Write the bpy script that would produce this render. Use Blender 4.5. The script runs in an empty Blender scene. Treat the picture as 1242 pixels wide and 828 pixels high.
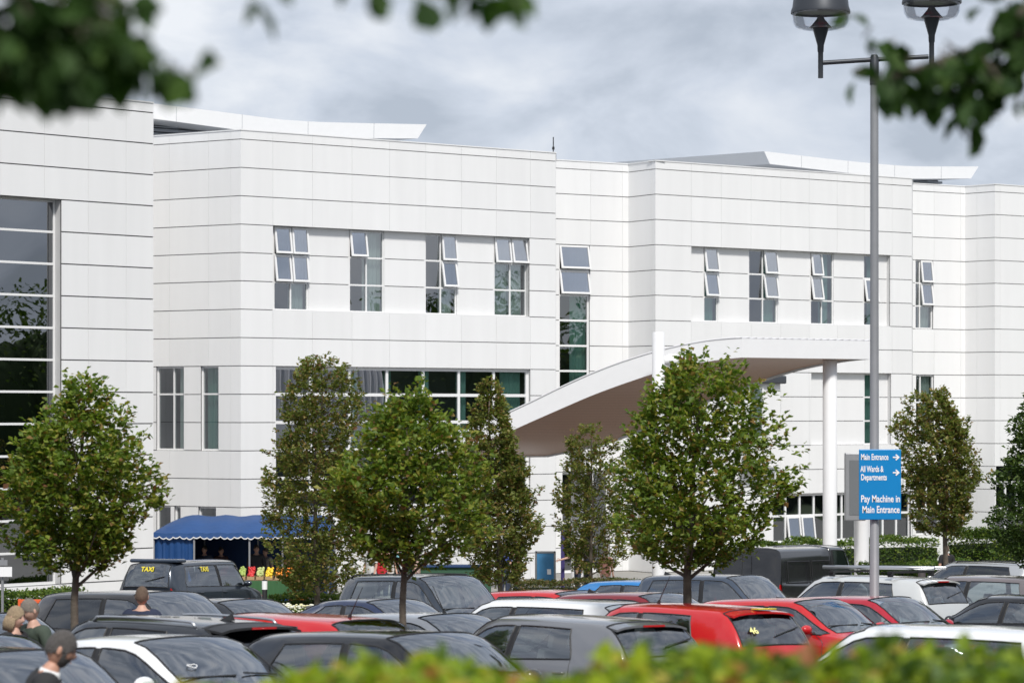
import bpy, bmesh, math, random
import numpy as np
from mathutils import Vector, Matrix, noise
R = math.radians
FPX = 3500.0; CX = 621.0; HY = 500.0; CAMZ = 5.0
scene = bpy.context.scene
COL = scene.collection

# ------------------------------------------------------------------ camera
cam_d = bpy.data.cameras.new('camera'); cam = bpy.data.objects.new('camera', cam_d); COL.objects.link(cam)
cam.location = (0, 0, CAMZ); cam.rotation_euler = (R(90), 0, 0)
cam_d.sensor_width = 36; cam_d.lens = 36 * FPX / 1242.0
cam_d.shift_y = (HY - 414) / 1242.0
cam_d.clip_start = 0.5; cam_d.clip_end = 6000
cam_d.dof.use_dof = True; cam_d.dof.focus_distance = 62; cam_d.dof.aperture_fstop = 3.5
scene.camera = cam
# ------------------------------------------------------------------ world
SUN_EL, SUN_AZ = 50.0, 12.0        # azimuth: degrees to the right of straight behind the camera
w = bpy.data.worlds.new('World'); scene.world = w; w.use_nodes = True
nt = w.node_tree; nt.nodes.clear()
N = nt.nodes.new; Lk = nt.links.new
out = N('ShaderNodeOutputWorld'); bg = N('ShaderNodeBackground'); bg.inputs['Strength'].default_value = 0.1
sky = N('ShaderNodeTexSky'); sky.sky_type = 'NISHITA'; sky.sun_disc = False
sky.sun_elevation = R(SUN_EL); sky.sun_rotation = R(180 - SUN_AZ)
sky.air_density = 1.0; sky.dust_density = 1.5; sky.ozone_density = 1.0
tc = N('ShaderNodeTexCoord'); mp = N('ShaderNodeMapping'); mp.inputs['Scale'].default_value = (1, 1, 1.9)
mp.inputs['Location'].default_value = (0.31, 0.2, 0.17)
Lk(tc.outputs['Generated'], mp.inputs['Vector'])
n1 = N('ShaderNodeTexNoise'); n1.inputs['Scale'].default_value = 10.5; n1.inputs['Detail'].default_value = 9; n1.inputs['Roughness'].default_value = 0.52
n1.inputs['Distortion'].default_value = 0.35
n2 = N('ShaderNodeTexNoise'); n2.inputs['Scale'].default_value = 3.2; n2.inputs['Detail'].default_value = 6; n2.inputs['Roughness'].default_value = 0.5
Lk(mp.outputs[0], n1.inputs['Vector']); Lk(mp.outputs[0], n2.inputs['Vector'])
cr = N('ShaderNodeValToRGB'); Lk(n1.outputs['Fac'], cr.inputs['Fac'])
e = cr.color_ramp.elements
e[0].position = 0.39; e[0].color = (3.3/8, 3.7/8, 4.35/8, 1); e[1].position = 0.64; e[1].color = (6.1/8, 6.3/8, 6.65/8, 1)
m_ = e.new(0.50); m_.color = (4.45/8, 4.85/8, 5.55/8, 1)
sc_ = N('ShaderNodeVectorMath'); sc_.operation = 'SCALE'; sc_.inputs['Scale'].default_value = 8.1
Lk(cr.outputs['Color'], sc_.inputs[0])
cr2 = N('ShaderNodeValToRGB'); Lk(n2.outputs['Fac'], cr2.inputs['Fac'])
cr2.color_ramp.elements[0].position = 0.30; cr2.color_ramp.elements[0].color = (0.35,)*3 + (1,)
cr2.color_ramp.elements[1].position = 0.46; cr2.color_ramp.elements[1].color = (0.96,)*3 + (1,)
mx = N('ShaderNodeMix'); mx.data_type = 'RGBA'
Lk(cr2.outputs['Color'], mx.inputs['Factor']); Lk(sky.outputs['Color'], mx.inputs[6]); Lk(sc_.outputs[0], mx.inputs[7])
Lk(mx.outputs[2], bg.inputs['Color']); Lk(bg.outputs[0], out.inputs['Surface'])
# ------------------------------------------------------------------ sun
sd = bpy.data.lights.new('sun', 'SUN'); sd.energy = 2.7; sd.angle = R(8); sd.color = (1, 0.965, 0.91)
so = bpy.data.objects.new('sun', sd); COL.objects.link(so)
to_sun = Vector((math.sin(R(SUN_AZ)) * math.cos(R(SUN_EL)), -math.cos(R(SUN_AZ)) * math.cos(R(SUN_EL)), math.sin(R(SUN_EL))))
so.rotation_euler = to_sun.to_track_quat('Z', 'Y').to_euler(); so.location = (0, -20, 60)
vs = scene.view_settings; vs.view_transform = 'Standard'; vs.look = 'None'; vs.exposure = 0.50; vs.gamma = 1.0; vs.use_curve_mapping = False
scene.render.engine = 'CYCLES'
scene.cycles.max_bounces = 7; scene.cycles.transparent_max_bounces = 14; scene.cycles.caustics_reflective = False; scene.cycles.caustics_refractive = False

# ------------------------------------------------------------------ helpers
GP = [(-60, 3.5), (0, 3.4), (19, 1.8), (35, 1.1), (47, .55), (60, .05), (72, -.38), (85, -.75), (95, -.85), (6000, -.85)]
def gz(y):
    s = 0
    for d in (-3, 0, 3):
        yy = y + d
        s += float(np.interp(yy, [a for a, b in GP], [b for a, b in GP]))
    return s / 3
def at(px, py, Y): return Vector(((px - CX) / FPX * Y, Y, CAMZ + (HY - py) / FPX * Y))
def onground(px, Y): return Vector(((px - CX) / FPX * Y, Y, gz(Y)))
def solveY(roof_y, H, lo=14, hi=95):
    f = lambda Y: HY + FPX * (CAMZ - gz(Y) - H) / Y - roof_y
    for _ in range(50):
        m = (lo + hi) / 2
        if f(m) > 0: lo = m
        else: hi = m
    return lo

MATS = {}
def mat(name, col, rough=0.6, metal=0.0, spec=0.5, coat=0.0, var=0.0, vscale=4.0, bump=0.0, bscale=20.0, island=0.0, emit=0):
    if name in MATS: return MATS[name]
    m = bpy.data.materials.new(name); m.use_nodes = True; t = m.node_tree; b = t.nodes['Principled BSDF']
    b.inputs['Base Color'].default_value = (*col, 1); b.inputs['Roughness'].default_value = rough
    b.inputs['Metallic'].default_value = metal; b.inputs['Specular IOR Level'].default_value = spec
    b.inputs['Coat Weight'].default_value = coat; b.inputs['Coat Roughness'].default_value = 0.04
    src = None
    if var or bump:
        c = t.nodes.new('ShaderNodeTexCoord')
        no = t.nodes.new('ShaderNodeTexNoise'); no.inputs['Scale'].default_value = vscale; no.inputs['Detail'].default_value = 6
        t.links.new(c.outputs['Object'], no.inputs['Vector'])
    if var or island:
        val = t.nodes.new('ShaderNodeMath'); val.operation = 'MULTIPLY_ADD'
        val.inputs[1].default_value = 2 * var; val.inputs[2].default_value = 1 - var
        if var: t.links.new(no.outputs['Fac'], val.inputs[0])
        else: val.inputs[0].default_value = .5
        last = val.outputs[0]
        if island:
            g = t.nodes.new('ShaderNodeNewGeometry')
            v2 = t.nodes.new('ShaderNodeMath'); v2.operation = 'MULTIPLY_ADD'; v2.inputs[1].default_value = 2 * island; v2.inputs[2].default_value = 1 - island
            t.links.new(g.outputs['Random Per Island'], v2.inputs[0])
            v3 = t.nodes.new('ShaderNodeMath'); v3.operation = 'MULTIPLY'; t.links.new(last, v3.inputs[0]); t.links.new(v2.outputs[0], v3.inputs[1]); last = v3.outputs[0]
        vm = t.nodes.new('ShaderNodeVectorMath'); vm.operation = 'SCALE'; vm.inputs[0].default_value = col
        t.links.new(last, vm.inputs['Scale']); t.links.new(vm.outputs[0], b.inputs['Base Color'])
    if bump:
        n_ = t.nodes.new('ShaderNodeTexNoise'); n_.inputs['Scale'].default_value = bscale; n_.inputs['Detail'].default_value = 5
        t.links.new(c.outputs['Object'], n_.inputs['Vector'])
        bp = t.nodes.new('ShaderNodeBump'); bp.inputs['Strength'].default_value = bump; bp.inputs['Distance'].default_value = 0.02
        t.links.new(n_.outputs['Fac'], bp.inputs['Height']); t.links.new(bp.outputs[0], b.inputs['Normal'])
    MATS[name] = m; return m
def glassmat(name, tint, refl=0.08, maxr=0.6, wave=0.0, rough=0.0, wscale=0.6):
    if name in MATS: return MATS[name]
    m = bpy.data.materials.new(name); m.use_nodes = True; t = m.node_tree; t.nodes.clear()
    o = t.nodes.new('ShaderNodeOutputMaterial'); mixs = t.nodes.new('ShaderNodeMixShader')
    tr = t.nodes.new('ShaderNodeBsdfTransparent'); tr.inputs['Color'].default_value = (*tint, 1)
    gl = t.nodes.new('ShaderNodeBsdfGlossy'); gl.inputs['Roughness'].default_value = rough; gl.inputs['Color'].default_value = (.92, .95, 1, 1)
    lw = t.nodes.new('ShaderNodeLayerWeight'); lw.inputs['Blend'].default_value = 0.35
    mr = t.nodes.new('ShaderNodeMapRange'); mr.inputs[1].default_value = 0; mr.inputs[2].default_value = 1; mr.inputs[3].default_value = refl; mr.inputs[4].default_value = maxr
    t.links.new(lw.outputs['Fresnel'], mr.inputs[0]); t.links.new(mr.outputs[0], mixs.inputs[0])
    t.links.new(tr.outputs[0], mixs.inputs[1]); t.links.new(gl.outputs[0], mixs.inputs[2]); t.links.new(mixs.outputs[0], o.inputs[0])
    if wave:
        c = t.nodes.new('ShaderNodeTexCoord'); no = t.nodes.new('ShaderNodeTexNoise'); no.inputs['Scale'].default_value = wscale; no.inputs['Detail'].default_value = 1
        bp = t.nodes.new('ShaderNodeBump'); bp.inputs['Strength'].default_value = wave; bp.inputs['Distance'].default_value = 0.1
        t.links.new(c.outputs['Object'], no.inputs['Vector']); t.links.new(no.outputs['Fac'], bp.inputs['Height']); t.links.new(bp.outputs[0], gl.inputs['Normal'])
    MATS[name] = m; return m
def leafmat(name, cols, trans=0.3, rough=0.55):
    if name in MATS: return MATS[name]
    m = bpy.data.materials.new(name); m.use_nodes = True; t = m.node_tree; b = t.nodes['Principled BSDF']; o = t.nodes['Material Output']
    g = t.nodes.new('ShaderNodeNewGeometry'); cr = t.nodes.new('ShaderNodeValToRGB'); t.links.new(g.outputs['Random Per Island'], cr.inputs['Fac'])
    els = cr.color_ramp.elements
    n = len(cols)
    els[0].position = 0; els[0].color = (*cols[0][1], 1); els[1].position = cols[-1][0]; els[1].color = (*cols[-1][1], 1)
    for p, c in cols[1:-1]:
        x = els.new(p); x.color = (*c, 1)
    b.inputs['Roughness'].default_value = rough; b.inputs['Specular IOR Level'].default_value = 0.35
    t.links.new(cr.outputs['Color'], b.inputs['Base Color'])
    tl = t.nodes.new('ShaderNodeBsdfTranslucent'); mu = t.nodes.new('ShaderNodeVectorMath'); mu.operation = 'MULTIPLY'; mu.inputs[1].default_value = (1.5, 1.7, .8)
    t.links.new(cr.outputs['Color'], mu.inputs[0]); t.links.new(mu.outputs[0], tl.inputs['Color'])
    mixs = t.nodes.new('ShaderNodeMixShader'); mixs.inputs[0].default_value = trans
    t.links.new(b.outputs[0], mixs.inputs[1]); t.links.new(tl.outputs[0], mixs.inputs[2]); t.links.new(mixs.outputs[0], o.inputs[0])
    MATS[name] = m; return m

def tag(o, label=None, cat=None, group=None, kind=None):
    if label: o['label'] = label
    if cat: o['category'] = cat
    if group: o['group'] = group
    if kind: o['kind'] = kind
    return o
def empty(name, loc=(0, 0, 0), rz=0.0, **k):
    o = bpy.data.objects.new(name, None); COL.objects.link(o); o.location = loc; o.rotation_euler = (0, 0, rz); o.empty_display_size = .2
    return tag(o, **k)
class MB:
    def __init__(s): s.v = []; s.f = []; s.m = []; s.cur = 0
    def add(s, vs, fs):
        b = len(s.v); s.v += [tuple(p) for p in vs]
        for f in fs: s.f.append([b + i for i in f]); s.m.append(s.cur)
    def box8(s, p):
        s.add(p, [(0, 3, 2, 1), (4, 5, 6, 7), (0, 1, 5, 4), (1, 2, 6, 5), (2, 3, 7, 6), (3, 0, 4, 7)])
    def box(s, c, d, M=None):
        x, y, z = c; a, b, h = d[0] / 2, d[1] / 2, d[2] / 2
        p = [Vector((x + i * a, y + j * b, z + k * h)) for k in (-1, 1) for i, j in ((-1, -1), (1, -1), (1, 1), (-1, 1))]
        if M is not None: p = [M @ q for q in p]
        s.box8(p)
    def tube(s, pts, rad, n=8, cap=True):
        pts = [Vector(p) for p in pts]
        if not hasattr(rad, '__len__'): rad = [rad] * len(pts)
        vs = []; prev = None
        for i, p in enumerate(pts):
            d = (pts[min(i + 1, len(pts) - 1)] - pts[max(i - 1, 0)])
            d = d.normalized() if d.length > 1e-9 else Vector((0, 0, 1))
            if prev is None:
                a = Vector((0, 0, 1)) if abs(d.z) < .9 else Vector((1, 0, 0))
                u = d.cross(a).normalized()
            else:
                u = (prev - d * prev.dot(d)); u = u.normalized() if u.length > 1e-6 else d.orthogonal().normalized()
            prev = u; w_ = d.cross(u)
            for k in range(n):
                an = 2 * math.pi * k / n; vs.append(p + (u * math.cos(an) + w_ * math.sin(an)) * rad[i])
        fs = []
        for i in range(len(pts) - 1):
            for k in range(n):
                k2 = (k + 1) % n; fs.append((i * n + k, i * n + k2, (i + 1) * n + k2, (i + 1) * n + k))
        if cap: fs.append(tuple(range(n))[::-1]); fs.append(tuple(range((len(pts) - 1) * n, len(pts) * n)))
        s.add(vs, fs)
    def lathe(s, c, prof, n=20, M=None):
        vs = []
        for r, z in prof:
            for k in range(n):
                an = 2 * math.pi * k / n; q = Vector((c[0] + r * math.cos(an), c[1] + r * math.sin(an), c[2] + z)); vs.append(M @ q if M else q)
        fs = []
        for i in range(len(prof) - 1):
            for k in range(n):
                k2 = (k + 1) % n; fs.append((i * n + k, i * n + k2, (i + 1) * n + k2, (i + 1) * n + k))
        s.add(vs, fs)
    def sphere(s, c, r, n=10, m=7, sc=(1, 1, 1)):
        prof = [(max(1e-4, math.sin(math.pi * i / m)) * r, -math.cos(math.pi * i / m) * r) for i in range(m + 1)]
        vs = []; fs = []
        for a, z in prof:
            for k in range(n):
                an = 2 * math.pi * k / n; vs.append((c[0] + a * math.cos(an) * sc[0], c[1] + a * math.sin(an) * sc[1], c[2] + z * sc[2]))
        for i in range(m):
            for k in range(n):
                k2 = (k + 1) % n; fs.append((i * n + k, i * n + k2, (i + 1) * n + k2, (i + 1) * n + k))
        s.add(vs, fs)
    def build(s, name, mats, parent=None, smooth=False, bevel=0, **k):
        me = bpy.data.meshes.new(name); me.from_pydata(s.v, [], s.f); me.update()
        if not isinstance(mats, (list, tuple)): mats = [mats]
        for m in mats: me.materials.append(m)
        if len(mats) > 1: me.polygons.foreach_set('material_index', s.m)
        if smooth: me.polygons.foreach_set('use_smooth', [True] * len(me.polygons))
        o = bpy.data.objects.new(name, me); COL.objects.link(o)
        if parent: o.parent = parent
        if smooth == 'auto':
            bm = bmesh.new(); bm.from_mesh(me)
            for ed in bm.edges:
                if len(ed.link_faces) == 2 and ed.calc_face_angle(0) > R(38): ed.smooth = False
            bm.to_mesh(me); bm.free()
        if bevel:
            b = o.modifiers.new('bevel', 'BEVEL'); b.width = bevel; b.segments = 2; b.limit_method = 'ANGLE'; b.angle_limit = R(35)
        return tag(o, **k)

# ------------------------------------------------------------------ materials
M_white = mat('white_cladding', (.77, .77, .77), rough=.42, spec=.4, island=.022, var=.05, vscale=1.0)
for _n in M_white.node_tree.nodes:
    if _n.type == 'TEX_NOISE':     # faint rain streaks running down the panels
        _m = M_white.node_tree.nodes.new('ShaderNodeMapping'); _m.inputs['Scale'].default_value = (2.4, 2.4, .22)
        _l = _n.inputs['Vector'].links[0]; M_white.node_tree.links.new(_l.from_socket, _m.inputs['Vector']); M_white.node_tree.links.new(_m.outputs[0], _n.inputs['Vector'])
M_seam = mat('dark_joint', (.11, .11, .115), rough=.9)
M_frame = mat('white_window_frame', (.78, .78, .78), rough=.35)
M_reveal = mat('white_reveal', (.6, .6, .6), rough=.6)
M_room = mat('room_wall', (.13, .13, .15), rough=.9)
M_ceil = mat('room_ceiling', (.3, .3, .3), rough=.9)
M_glass = glassmat('window_glass', (.80, .90, .88), refl=.20, maxr=.85, wave=.12, wscale=.5)
M_glassA = glassmat('tall_window_glass', (.20, .26, .27), refl=.24, maxr=.95, wave=.15, wscale=.3)
M_curt = mat('pale_curtain', (.75, .80, .77), rough=.9)
M_curtg = mat('green_curtain', (.28, .50, .44), rough=.9)
M_roofw = mat('white_roof_metal', (.82, .82, .82), rough=.4, var=.03)
M_louv = mat('grey_louvre', (.32, .34, .37), rough=.5)
M_asph = mat('asphalt', (.055, .055, .058), rough=.9, var=.25, vscale=.8, bump=.3, bscale=40)
M_pave = mat('paving', (.28, .27, .25), rough=.9, var=.12, vscale=1.2, bump=.2)
M_kerb = mat('kerb_stone', (.34, .33, .31), rough=.9, var=.1)
M_line = mat('bay_line_paint', (.7, .7, .68), rough=.8, var=.1)
M_black = mat('black_plastic', (.015, .015, .016), rough=.5)
M_rubber = mat('rubber', (.02, .02, .02), rough=.85)
M_alloy = mat('alloy', (.55, .56, .58), rough=.3, metal=.9)
M_seat = mat('seat_fabric', (.14, .14, .145), rough=.9)
M_seatl = mat('pale_seat_fabric', (.38, .36, .33), rough=.9)
M_carglass = glassmat('car_glass', (.86, .94, .92), refl=.17, maxr=.95, rough=.01)
M_screen = glassmat('windscreen_glass', (.80, .90, .88), refl=.27, maxr=.95, rough=.01)
M_carglassd = glassmat('privacy_glass', (.12, .13, .14), refl=.07, maxr=.8, rough=.01)
M_redl = mat('red_lamp', (.45, .01, .01), rough=.15, coat=1)
M_headl = mat('headlamp', (.6, .62, .65), rough=.08, metal=.6, coat=1)
M_chrome = mat('chrome', (.7, .7, .72), rough=.12, metal=1)
M_bark = mat('bark', (.11, .09, .07), rough=.95, var=.35, vscale=9, bump=.8, bscale=30)
LEAF_G = leafmat('hornbeam_leaves', trans=.36, cols=[(0, (.070, .120, .018)), (.35, (.125, .190, .026)), (.7, (.205, .255, .036)), (.88, (.27, .25, .045)), (.96, (.22, .13, .04)), (1, (.14, .06, .03))])
LEAF_B = leafmat('bronzed_leaves', trans=.36, cols=[(0, (.085, .118, .024)), (.35, (.140, .172, .038)), (.65, (.200, .210, .055)), (.85, (.25, .175, .06)), (1, (.12, .055, .03))])
LEAF_D = leafmat('dark_leaves', [(0, (.035, .07, .014)), (.6, (.065, .11, .02)), (1, (.11, .15, .03))], trans=.25)
LEAF_O = leafmat('overhang_leaves', [(0, (.018, .044, .009)), (.6, (.036, .078, .014)), (1, (.06, .11, .02))], trans=.28, rough=.7)
LEAF_Y = leafmat('lime_hedge_leaves', [(0, (.14, .22, .02)), (.4, (.24, .32, .025)), (.75, (.36, .42, .03)), (.93, (.40, .28, .06)), (1, (.32, .12, .05))], trans=.38)
LEAF_HG = leafmat('green_hedge_leaves', [(0, (.04, .085, .015)), (.5, (.08, .14, .02)), (1, (.17, .21, .03))])
LEAF_HB = leafmat('brown_green_leaves', [(0, (.05, .08, .02)), (.5, (.10, .11, .03)), (1, (.20, .12, .06))])

# ------------------------------------------------------------------ ground
def sheet(name, x0, x1, ys, dz, m, kind='structure', xf=None):
    b = MB(); xs = np.linspace(x0, x1, 3)
    V = [(x, y, gz(y) + dz) for y in ys for x in xs]
    F = [(j * 3 + i, j * 3 + i + 1, (j + 1) * 3 + i + 1, (j + 1) * 3 + i) for j in range(len(ys) - 1) for i in range(2)]
    b.add(V, F); return b.build(name, m, smooth=True, kind=kind)
YS = list(np.arange(-60, 112, 2.0)) + [130, 200, 500, 1500, 4500]
sheet('ground', -3000, 3000, YS, 0, mat('far_ground', (.06, .085, .035), rough=.95, var=.3, vscale=.3))
sheet('car_park', -60, 90, list(np.arange(14, 76, 1.5)), .004, M_asph)
sheet('lawn', -30, 40, list(np.arange(-8, 14.1, 1.5)), .006, mat('grass_ground', (.06, .11, .025), rough=.95, var=.4, vscale=6, bump=.6, bscale=60))
sheet('pavement', -40, 60, list(np.arange(75.5, 112, 1.5)), .12, M_pave)
b = MB()
for (yy) in (75.4, 14.0): b.box((10, yy, gz(yy) + .06), (140, .15, .14))
b.build('kerb', M_kerb, kind='structure')
# painted bay lines, in rows along the aisle
HD = R(-42); fw = Vector((math.cos(HD), math.sin(HD), 0)); sdv = Vector((-fw.y, fw.x, 0))
for Yr in (24, 37, 50, 63):
    b = MB()
    for i in range(-7, 9):
        c = Vector((i * 3.6, Yr, 0))
        q = [c + fw * a + sdv * d for a, d in ((-2.4, -.05), (2.4, -.05), (2.4, .05), (-2.4, .05))]
        b.add([(p.x, p.y, gz(p.y) + .010) for p in q], [(0, 1, 2, 3)])
    b.build('bay_lines', M_line, kind='structure')

# ------------------------------------------------------------------ the hospital
TOPZ = 13.96; PW = 1.55
def ZK(k): return 13.68 - .9 * k
class Facet:
    def __init__(s, P0, P1):
        s.a = Vector((P0[0], P0[1], 0)); s.b = Vector((P1[0], P1[1], 0)); s.len = (s.b - s.a).length
        s.t = (s.b - s.a).normalized(); s.n = Vector((s.t.y, -s.t.x, 0))
    def p(s, u, z, o=0): q = s.a + s.t * u + s.n * o; return Vector((q.x, q.y, z))
    def spx(s, px, off=0):
        a = (px - CX) / FPX; A = s.a + s.n * off
        return (a * A.y - A.x) / (s.t.x - a * s.t.y)
def fbox(mb, F, u0, u1, z0, z1, o0, o1):
    mb.box8([F.p(u0, z0, o1), F.p(u1, z0, o1), F.p(u1, z0, o0), F.p(u0, z0, o0), F.p(u0, z1, o1), F.p(u1, z1, o1), F.p(u1, z1, o0), F.p(u0, z1, o0)])
def sub_intervals(u0, u1, cuts):
    segs = [(u0, u1)]
    for a, b_ in cuts:
        n = []
        for s, e_ in segs:
            if b_ <= s or a >= e_: n.append((s, e_)); continue
            if a > s: n.append((s, a))
            if b_ < e_: n.append((b_, e_))
        segs = n
    return [(s, e_) for s, e_ in segs if e_ - s > .02]
def facade(F, parent, holes=(), u0=0, u1=None, kt=None, kb=16.4, pw=PW, off=0, seams=None, gap=.026, vgap=.008, vseam=True, trim=(0, 0)):
    """backing wall with openings, and a grid of panels hung in front of it"""
    u1 = F.len if u1 is None else u1
    top = TOPZ if kt is None else ZK(kt)
    zs = [top] + [ZK(k) for k in range(0, 18) if ZK(k) < top - .02 and k < kb] + [ZK(kb)]
    wall = MB(); pan = MB()
    if seams is None: seams = [u1 - pw * i for i in range(1, 40) if u1 - pw * i > u0]
    for i in range(len(zs) - 1):
        zt, zb = zs[i], zs[i + 1]
        cuts = [(h[0], h[1]) for h in holes if ZK(h[2]) > zb + .02 and ZK(h[3]) < zt - .02]
        for a, c in sub_intervals(u0, u1, cuts):
            fbox(wall, F, a + (trim[0] if a == u0 else 0), c - (trim[1] if c == u1 else 0), zb, zt, off - .07, off - .034)
            ed = sorted([s for s in seams if a + .05 < s < c - .05]) if vseam else []
            ed = [a] + ed + [c]
            for s, e_ in zip(ed[:-1], ed[1:]):
                fbox(pan, F, s + (vgap / 2 if s != a else 0), e_ - (vgap / 2 if e_ != c else 0), zb + gap / 2, zt - gap / 2 if i else zt, off - .03, off)
    wo = wall.build('wall', M_seam, parent); pan.build('cladding', M_white, wo)
    return wo
def window(F, parent, u0, u1, k0, k1, cols, rows, off=-.10, opens=(), curt=(), bar=.055, glass=None, zt=None, zb=None, room=True, lit=None, casebars=()):
    """frame > pane, sash, curtain, room. cols/rows: fractions or counts"""
    zt = ZK(k0) if zt is None else zt; zb = ZK(k1) if zb is None else zb
    cols = [i / cols for i in range(cols + 1)] if isinstance(cols, int) else cols
    rows = [i / rows for i in range(rows + 1)] if isinstance(rows, int) else rows
    U = [u0 + (u1 - u0) * c for c in cols]; Z = [zt + (zb - zt) * r for r in rows]
    fr = MB(); cur = MB()
    for i, u in enumerate(U):
        a, b_ = (u, u + bar) if i == 0 else ((u - bar, u) if i == len(U) - 1 else (u - bar / 2, u + bar / 2))
        fbox(fr, F, a, b_, zb, zt, off - .07, off)
    for j, z in enumerate(Z):
        a, b_ = (z - bar, z) if j == 0 else ((z, z + bar) if j == len(Z) - 1 else (z - bar / 2, z + bar / 2))
        for i in range(len(U) - 1):
            fbox(fr, F, U[i] + bar / 2 * (2 if i == 0 else 1), U[i + 1] - bar / 2 * (2 if i == len(U) - 2 else 1), a, b_, off - .068, off - .002)
    if off < -.075:
        for a, b_, z0_, z1_ in ((u0 - .03, u0, zb, zt), (u1, u1 + .03, zb, zt), (u0 - .03, u1 + .03, zt, zt + .03), (u0 - .03, u1 + .03, zb - .03, zb)): fbox(fr, F, a, b_, z0_, z1_, off - .09, min(-.06, off + .13) if off > -.2 else off + .02)
    fo = fr.build('window', M_frame, parent)
    gl = MB()
    for i in range(len(U) - 1):
        for j in range(len(Z) - 1):
            a, c, t, d = U[i] + bar * .4, U[i + 1] - bar * .4, Z[j] - bar * .4, Z[j + 1] + bar * .4
            if (i, j) in opens:
                ang = opens[(i, j)] if isinstance(opens, dict) else 10
                h = t - d; sb = MB()
                def q(uu, dd, oo):   # dd distance down from hinge
                    s_, c_ = math.sin(R(ang * .78)), math.cos(R(ang * .78))
                    return F.p(uu, t - dd * c_ + oo * s_, off + .01 + dd * s_ + oo * c_)
                def sbx(a_, b__, d0, d1, o0, o1):
                    sb.box8([q(a_, d1, o1), q(b__, d1, o1), q(b__, d1, o0), q(a_, d1, o0), q(a_, d0, o1), q(b__, d0, o1), q(b__, d0, o0), q(a_, d0, o0)])
                w_ = .065
                sbx(a, a + w_, 0, h, 0, .05); sbx(c - w_, c, 0, h, 0, .05); sbx(a + w_, c - w_, 0, w_, 0, .05); sbx(a + w_, c - w_, h - w_, h, 0, .05)
                sb.cur = 1; sbx(a + w_, c - w_, w_, h - w_, .02, .028)
                sb.build('sash', [M_frame, M_sash], fo)
            else:
                gl.add([F.p(a, d, off - .03), F.p(c, d, off - .03), F.p(c, t, off - .03), F.p(a, t, off - .03)], [(0, 1, 2, 3)])
    if gl.f: gl.build('pane', glass or M_glass, fo)
    for (c0, c1, m) in curt:
        cb = MB(); n = max(6, int((c1 - c0) * (u1 - u0) * 14)); vs = []
        for i in range(n + 1):
            uu = u0 + (u1 - u0) * (c0 + (c1 - c0) * i / n); oo = off - .22 + .03 * (1 if i % 2 else -1) + .01 * math.sin(i * 2.3)
            vs += [F.p(uu, zb + .03, oo), F.p(uu, zt - .03, oo)]
        cb.add(vs, [(2 * i, 2 * i + 2, 2 * i + 3, 2 * i + 1) for i in range(n)])
        cb.build('curtain', m, fo)
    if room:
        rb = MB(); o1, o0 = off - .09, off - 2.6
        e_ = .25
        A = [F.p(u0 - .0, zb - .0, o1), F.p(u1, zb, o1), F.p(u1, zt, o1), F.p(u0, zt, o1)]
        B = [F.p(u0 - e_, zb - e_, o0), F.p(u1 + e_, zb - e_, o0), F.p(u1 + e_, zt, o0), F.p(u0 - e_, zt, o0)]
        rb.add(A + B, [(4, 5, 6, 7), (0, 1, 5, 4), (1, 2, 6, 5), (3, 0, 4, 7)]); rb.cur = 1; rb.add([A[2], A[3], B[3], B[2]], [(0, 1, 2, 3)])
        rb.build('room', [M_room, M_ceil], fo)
    return fo
M_sash = glassmat('sash_glass', (.5, .53, .57), refl=.42, maxr=.9)
def recess(F, parent, u0, u1, k0, k1, wins, depth=.20, pad_seams=None, kb=None):
    """a recessed band: reveal frame, set-back panels, windows in it"""
    rv = MB(); zt, zb = ZK(k0), ZK(k1)
    fbox(rv, F, u0 - .001, u1 + .001, zt, zt + .05, -depth - .05, -.036); fbox(rv, F, u0, u1, zb - .05, zb + .004, -depth - .05, -.004)
    fbox(rv, F, u0 - .04, u0, zb, zt, -depth - .05, -.036); fbox(rv, F, u1, u1 + .04, zb, zt, -depth - .05, -.036)
    rv.build('reveal', M_reveal, parent)
    holes = [(a, c, k0, k1 if kk is None else kk) for a, c, kk in wins]
    facade(F, parent, holes, u0=u0, u1=u1, kt=k0, kb=k1, off=-depth, vseam=False)

# plan of the main building (metres)
PB0, PB1 = (-20.0, 99.3), (-8.62, 91.7)
FB = Facet((-11.63 - 8, 93.75 + 5.45), PB1)
FC = Facet(PB1, (1.51, 99.84))
FD0 = (1.56, 102.6)
FCD = Facet((1.51, 99.84), FD0)
FD = Facet(FD0, (4.21, 104.4)); FE = Facet((4.21, 104.4), (5.12, 102.95)); FF = Facet((5.12, 102.95), (15.35, 110.8))
FFG = Facet((15.35, 110.8), (15.72, 113.15)); FG = Facet((15.72, 113.15), (18.0, 114.65)); FH = Facet((18.0, 114.65), (19.0, 113.55)); FI = Facet((19.0, 113.55), (33.0, 124.0))
hosp = empty('hospital_building', (5, 104, -.6), label='large white panel clad hospital building with rows of openable windows, behind the entrance canopy', cat='hospital building')
class Shift:  # parent helper: keep world coords although the empty is offset
    pass
def adopt(o, p):
    o.parent = p; o.matrix_parent_inverse = Matrix.Translation(-p.location)
_b = MB.build
def build(self, name, mats, parent=None, smooth=False, bevel=0, world=False, **k):
    o = _b(self, name, mats, None, smooth, bevel, **k)
    if parent:
        o.parent = parent
        if parent.type == 'EMPTY' and parent.get('_w'): o.matrix_parent_inverse = Matrix.Translation(-parent.location)
    return o
MB.build = build
hosp['_w'] = 1

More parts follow.
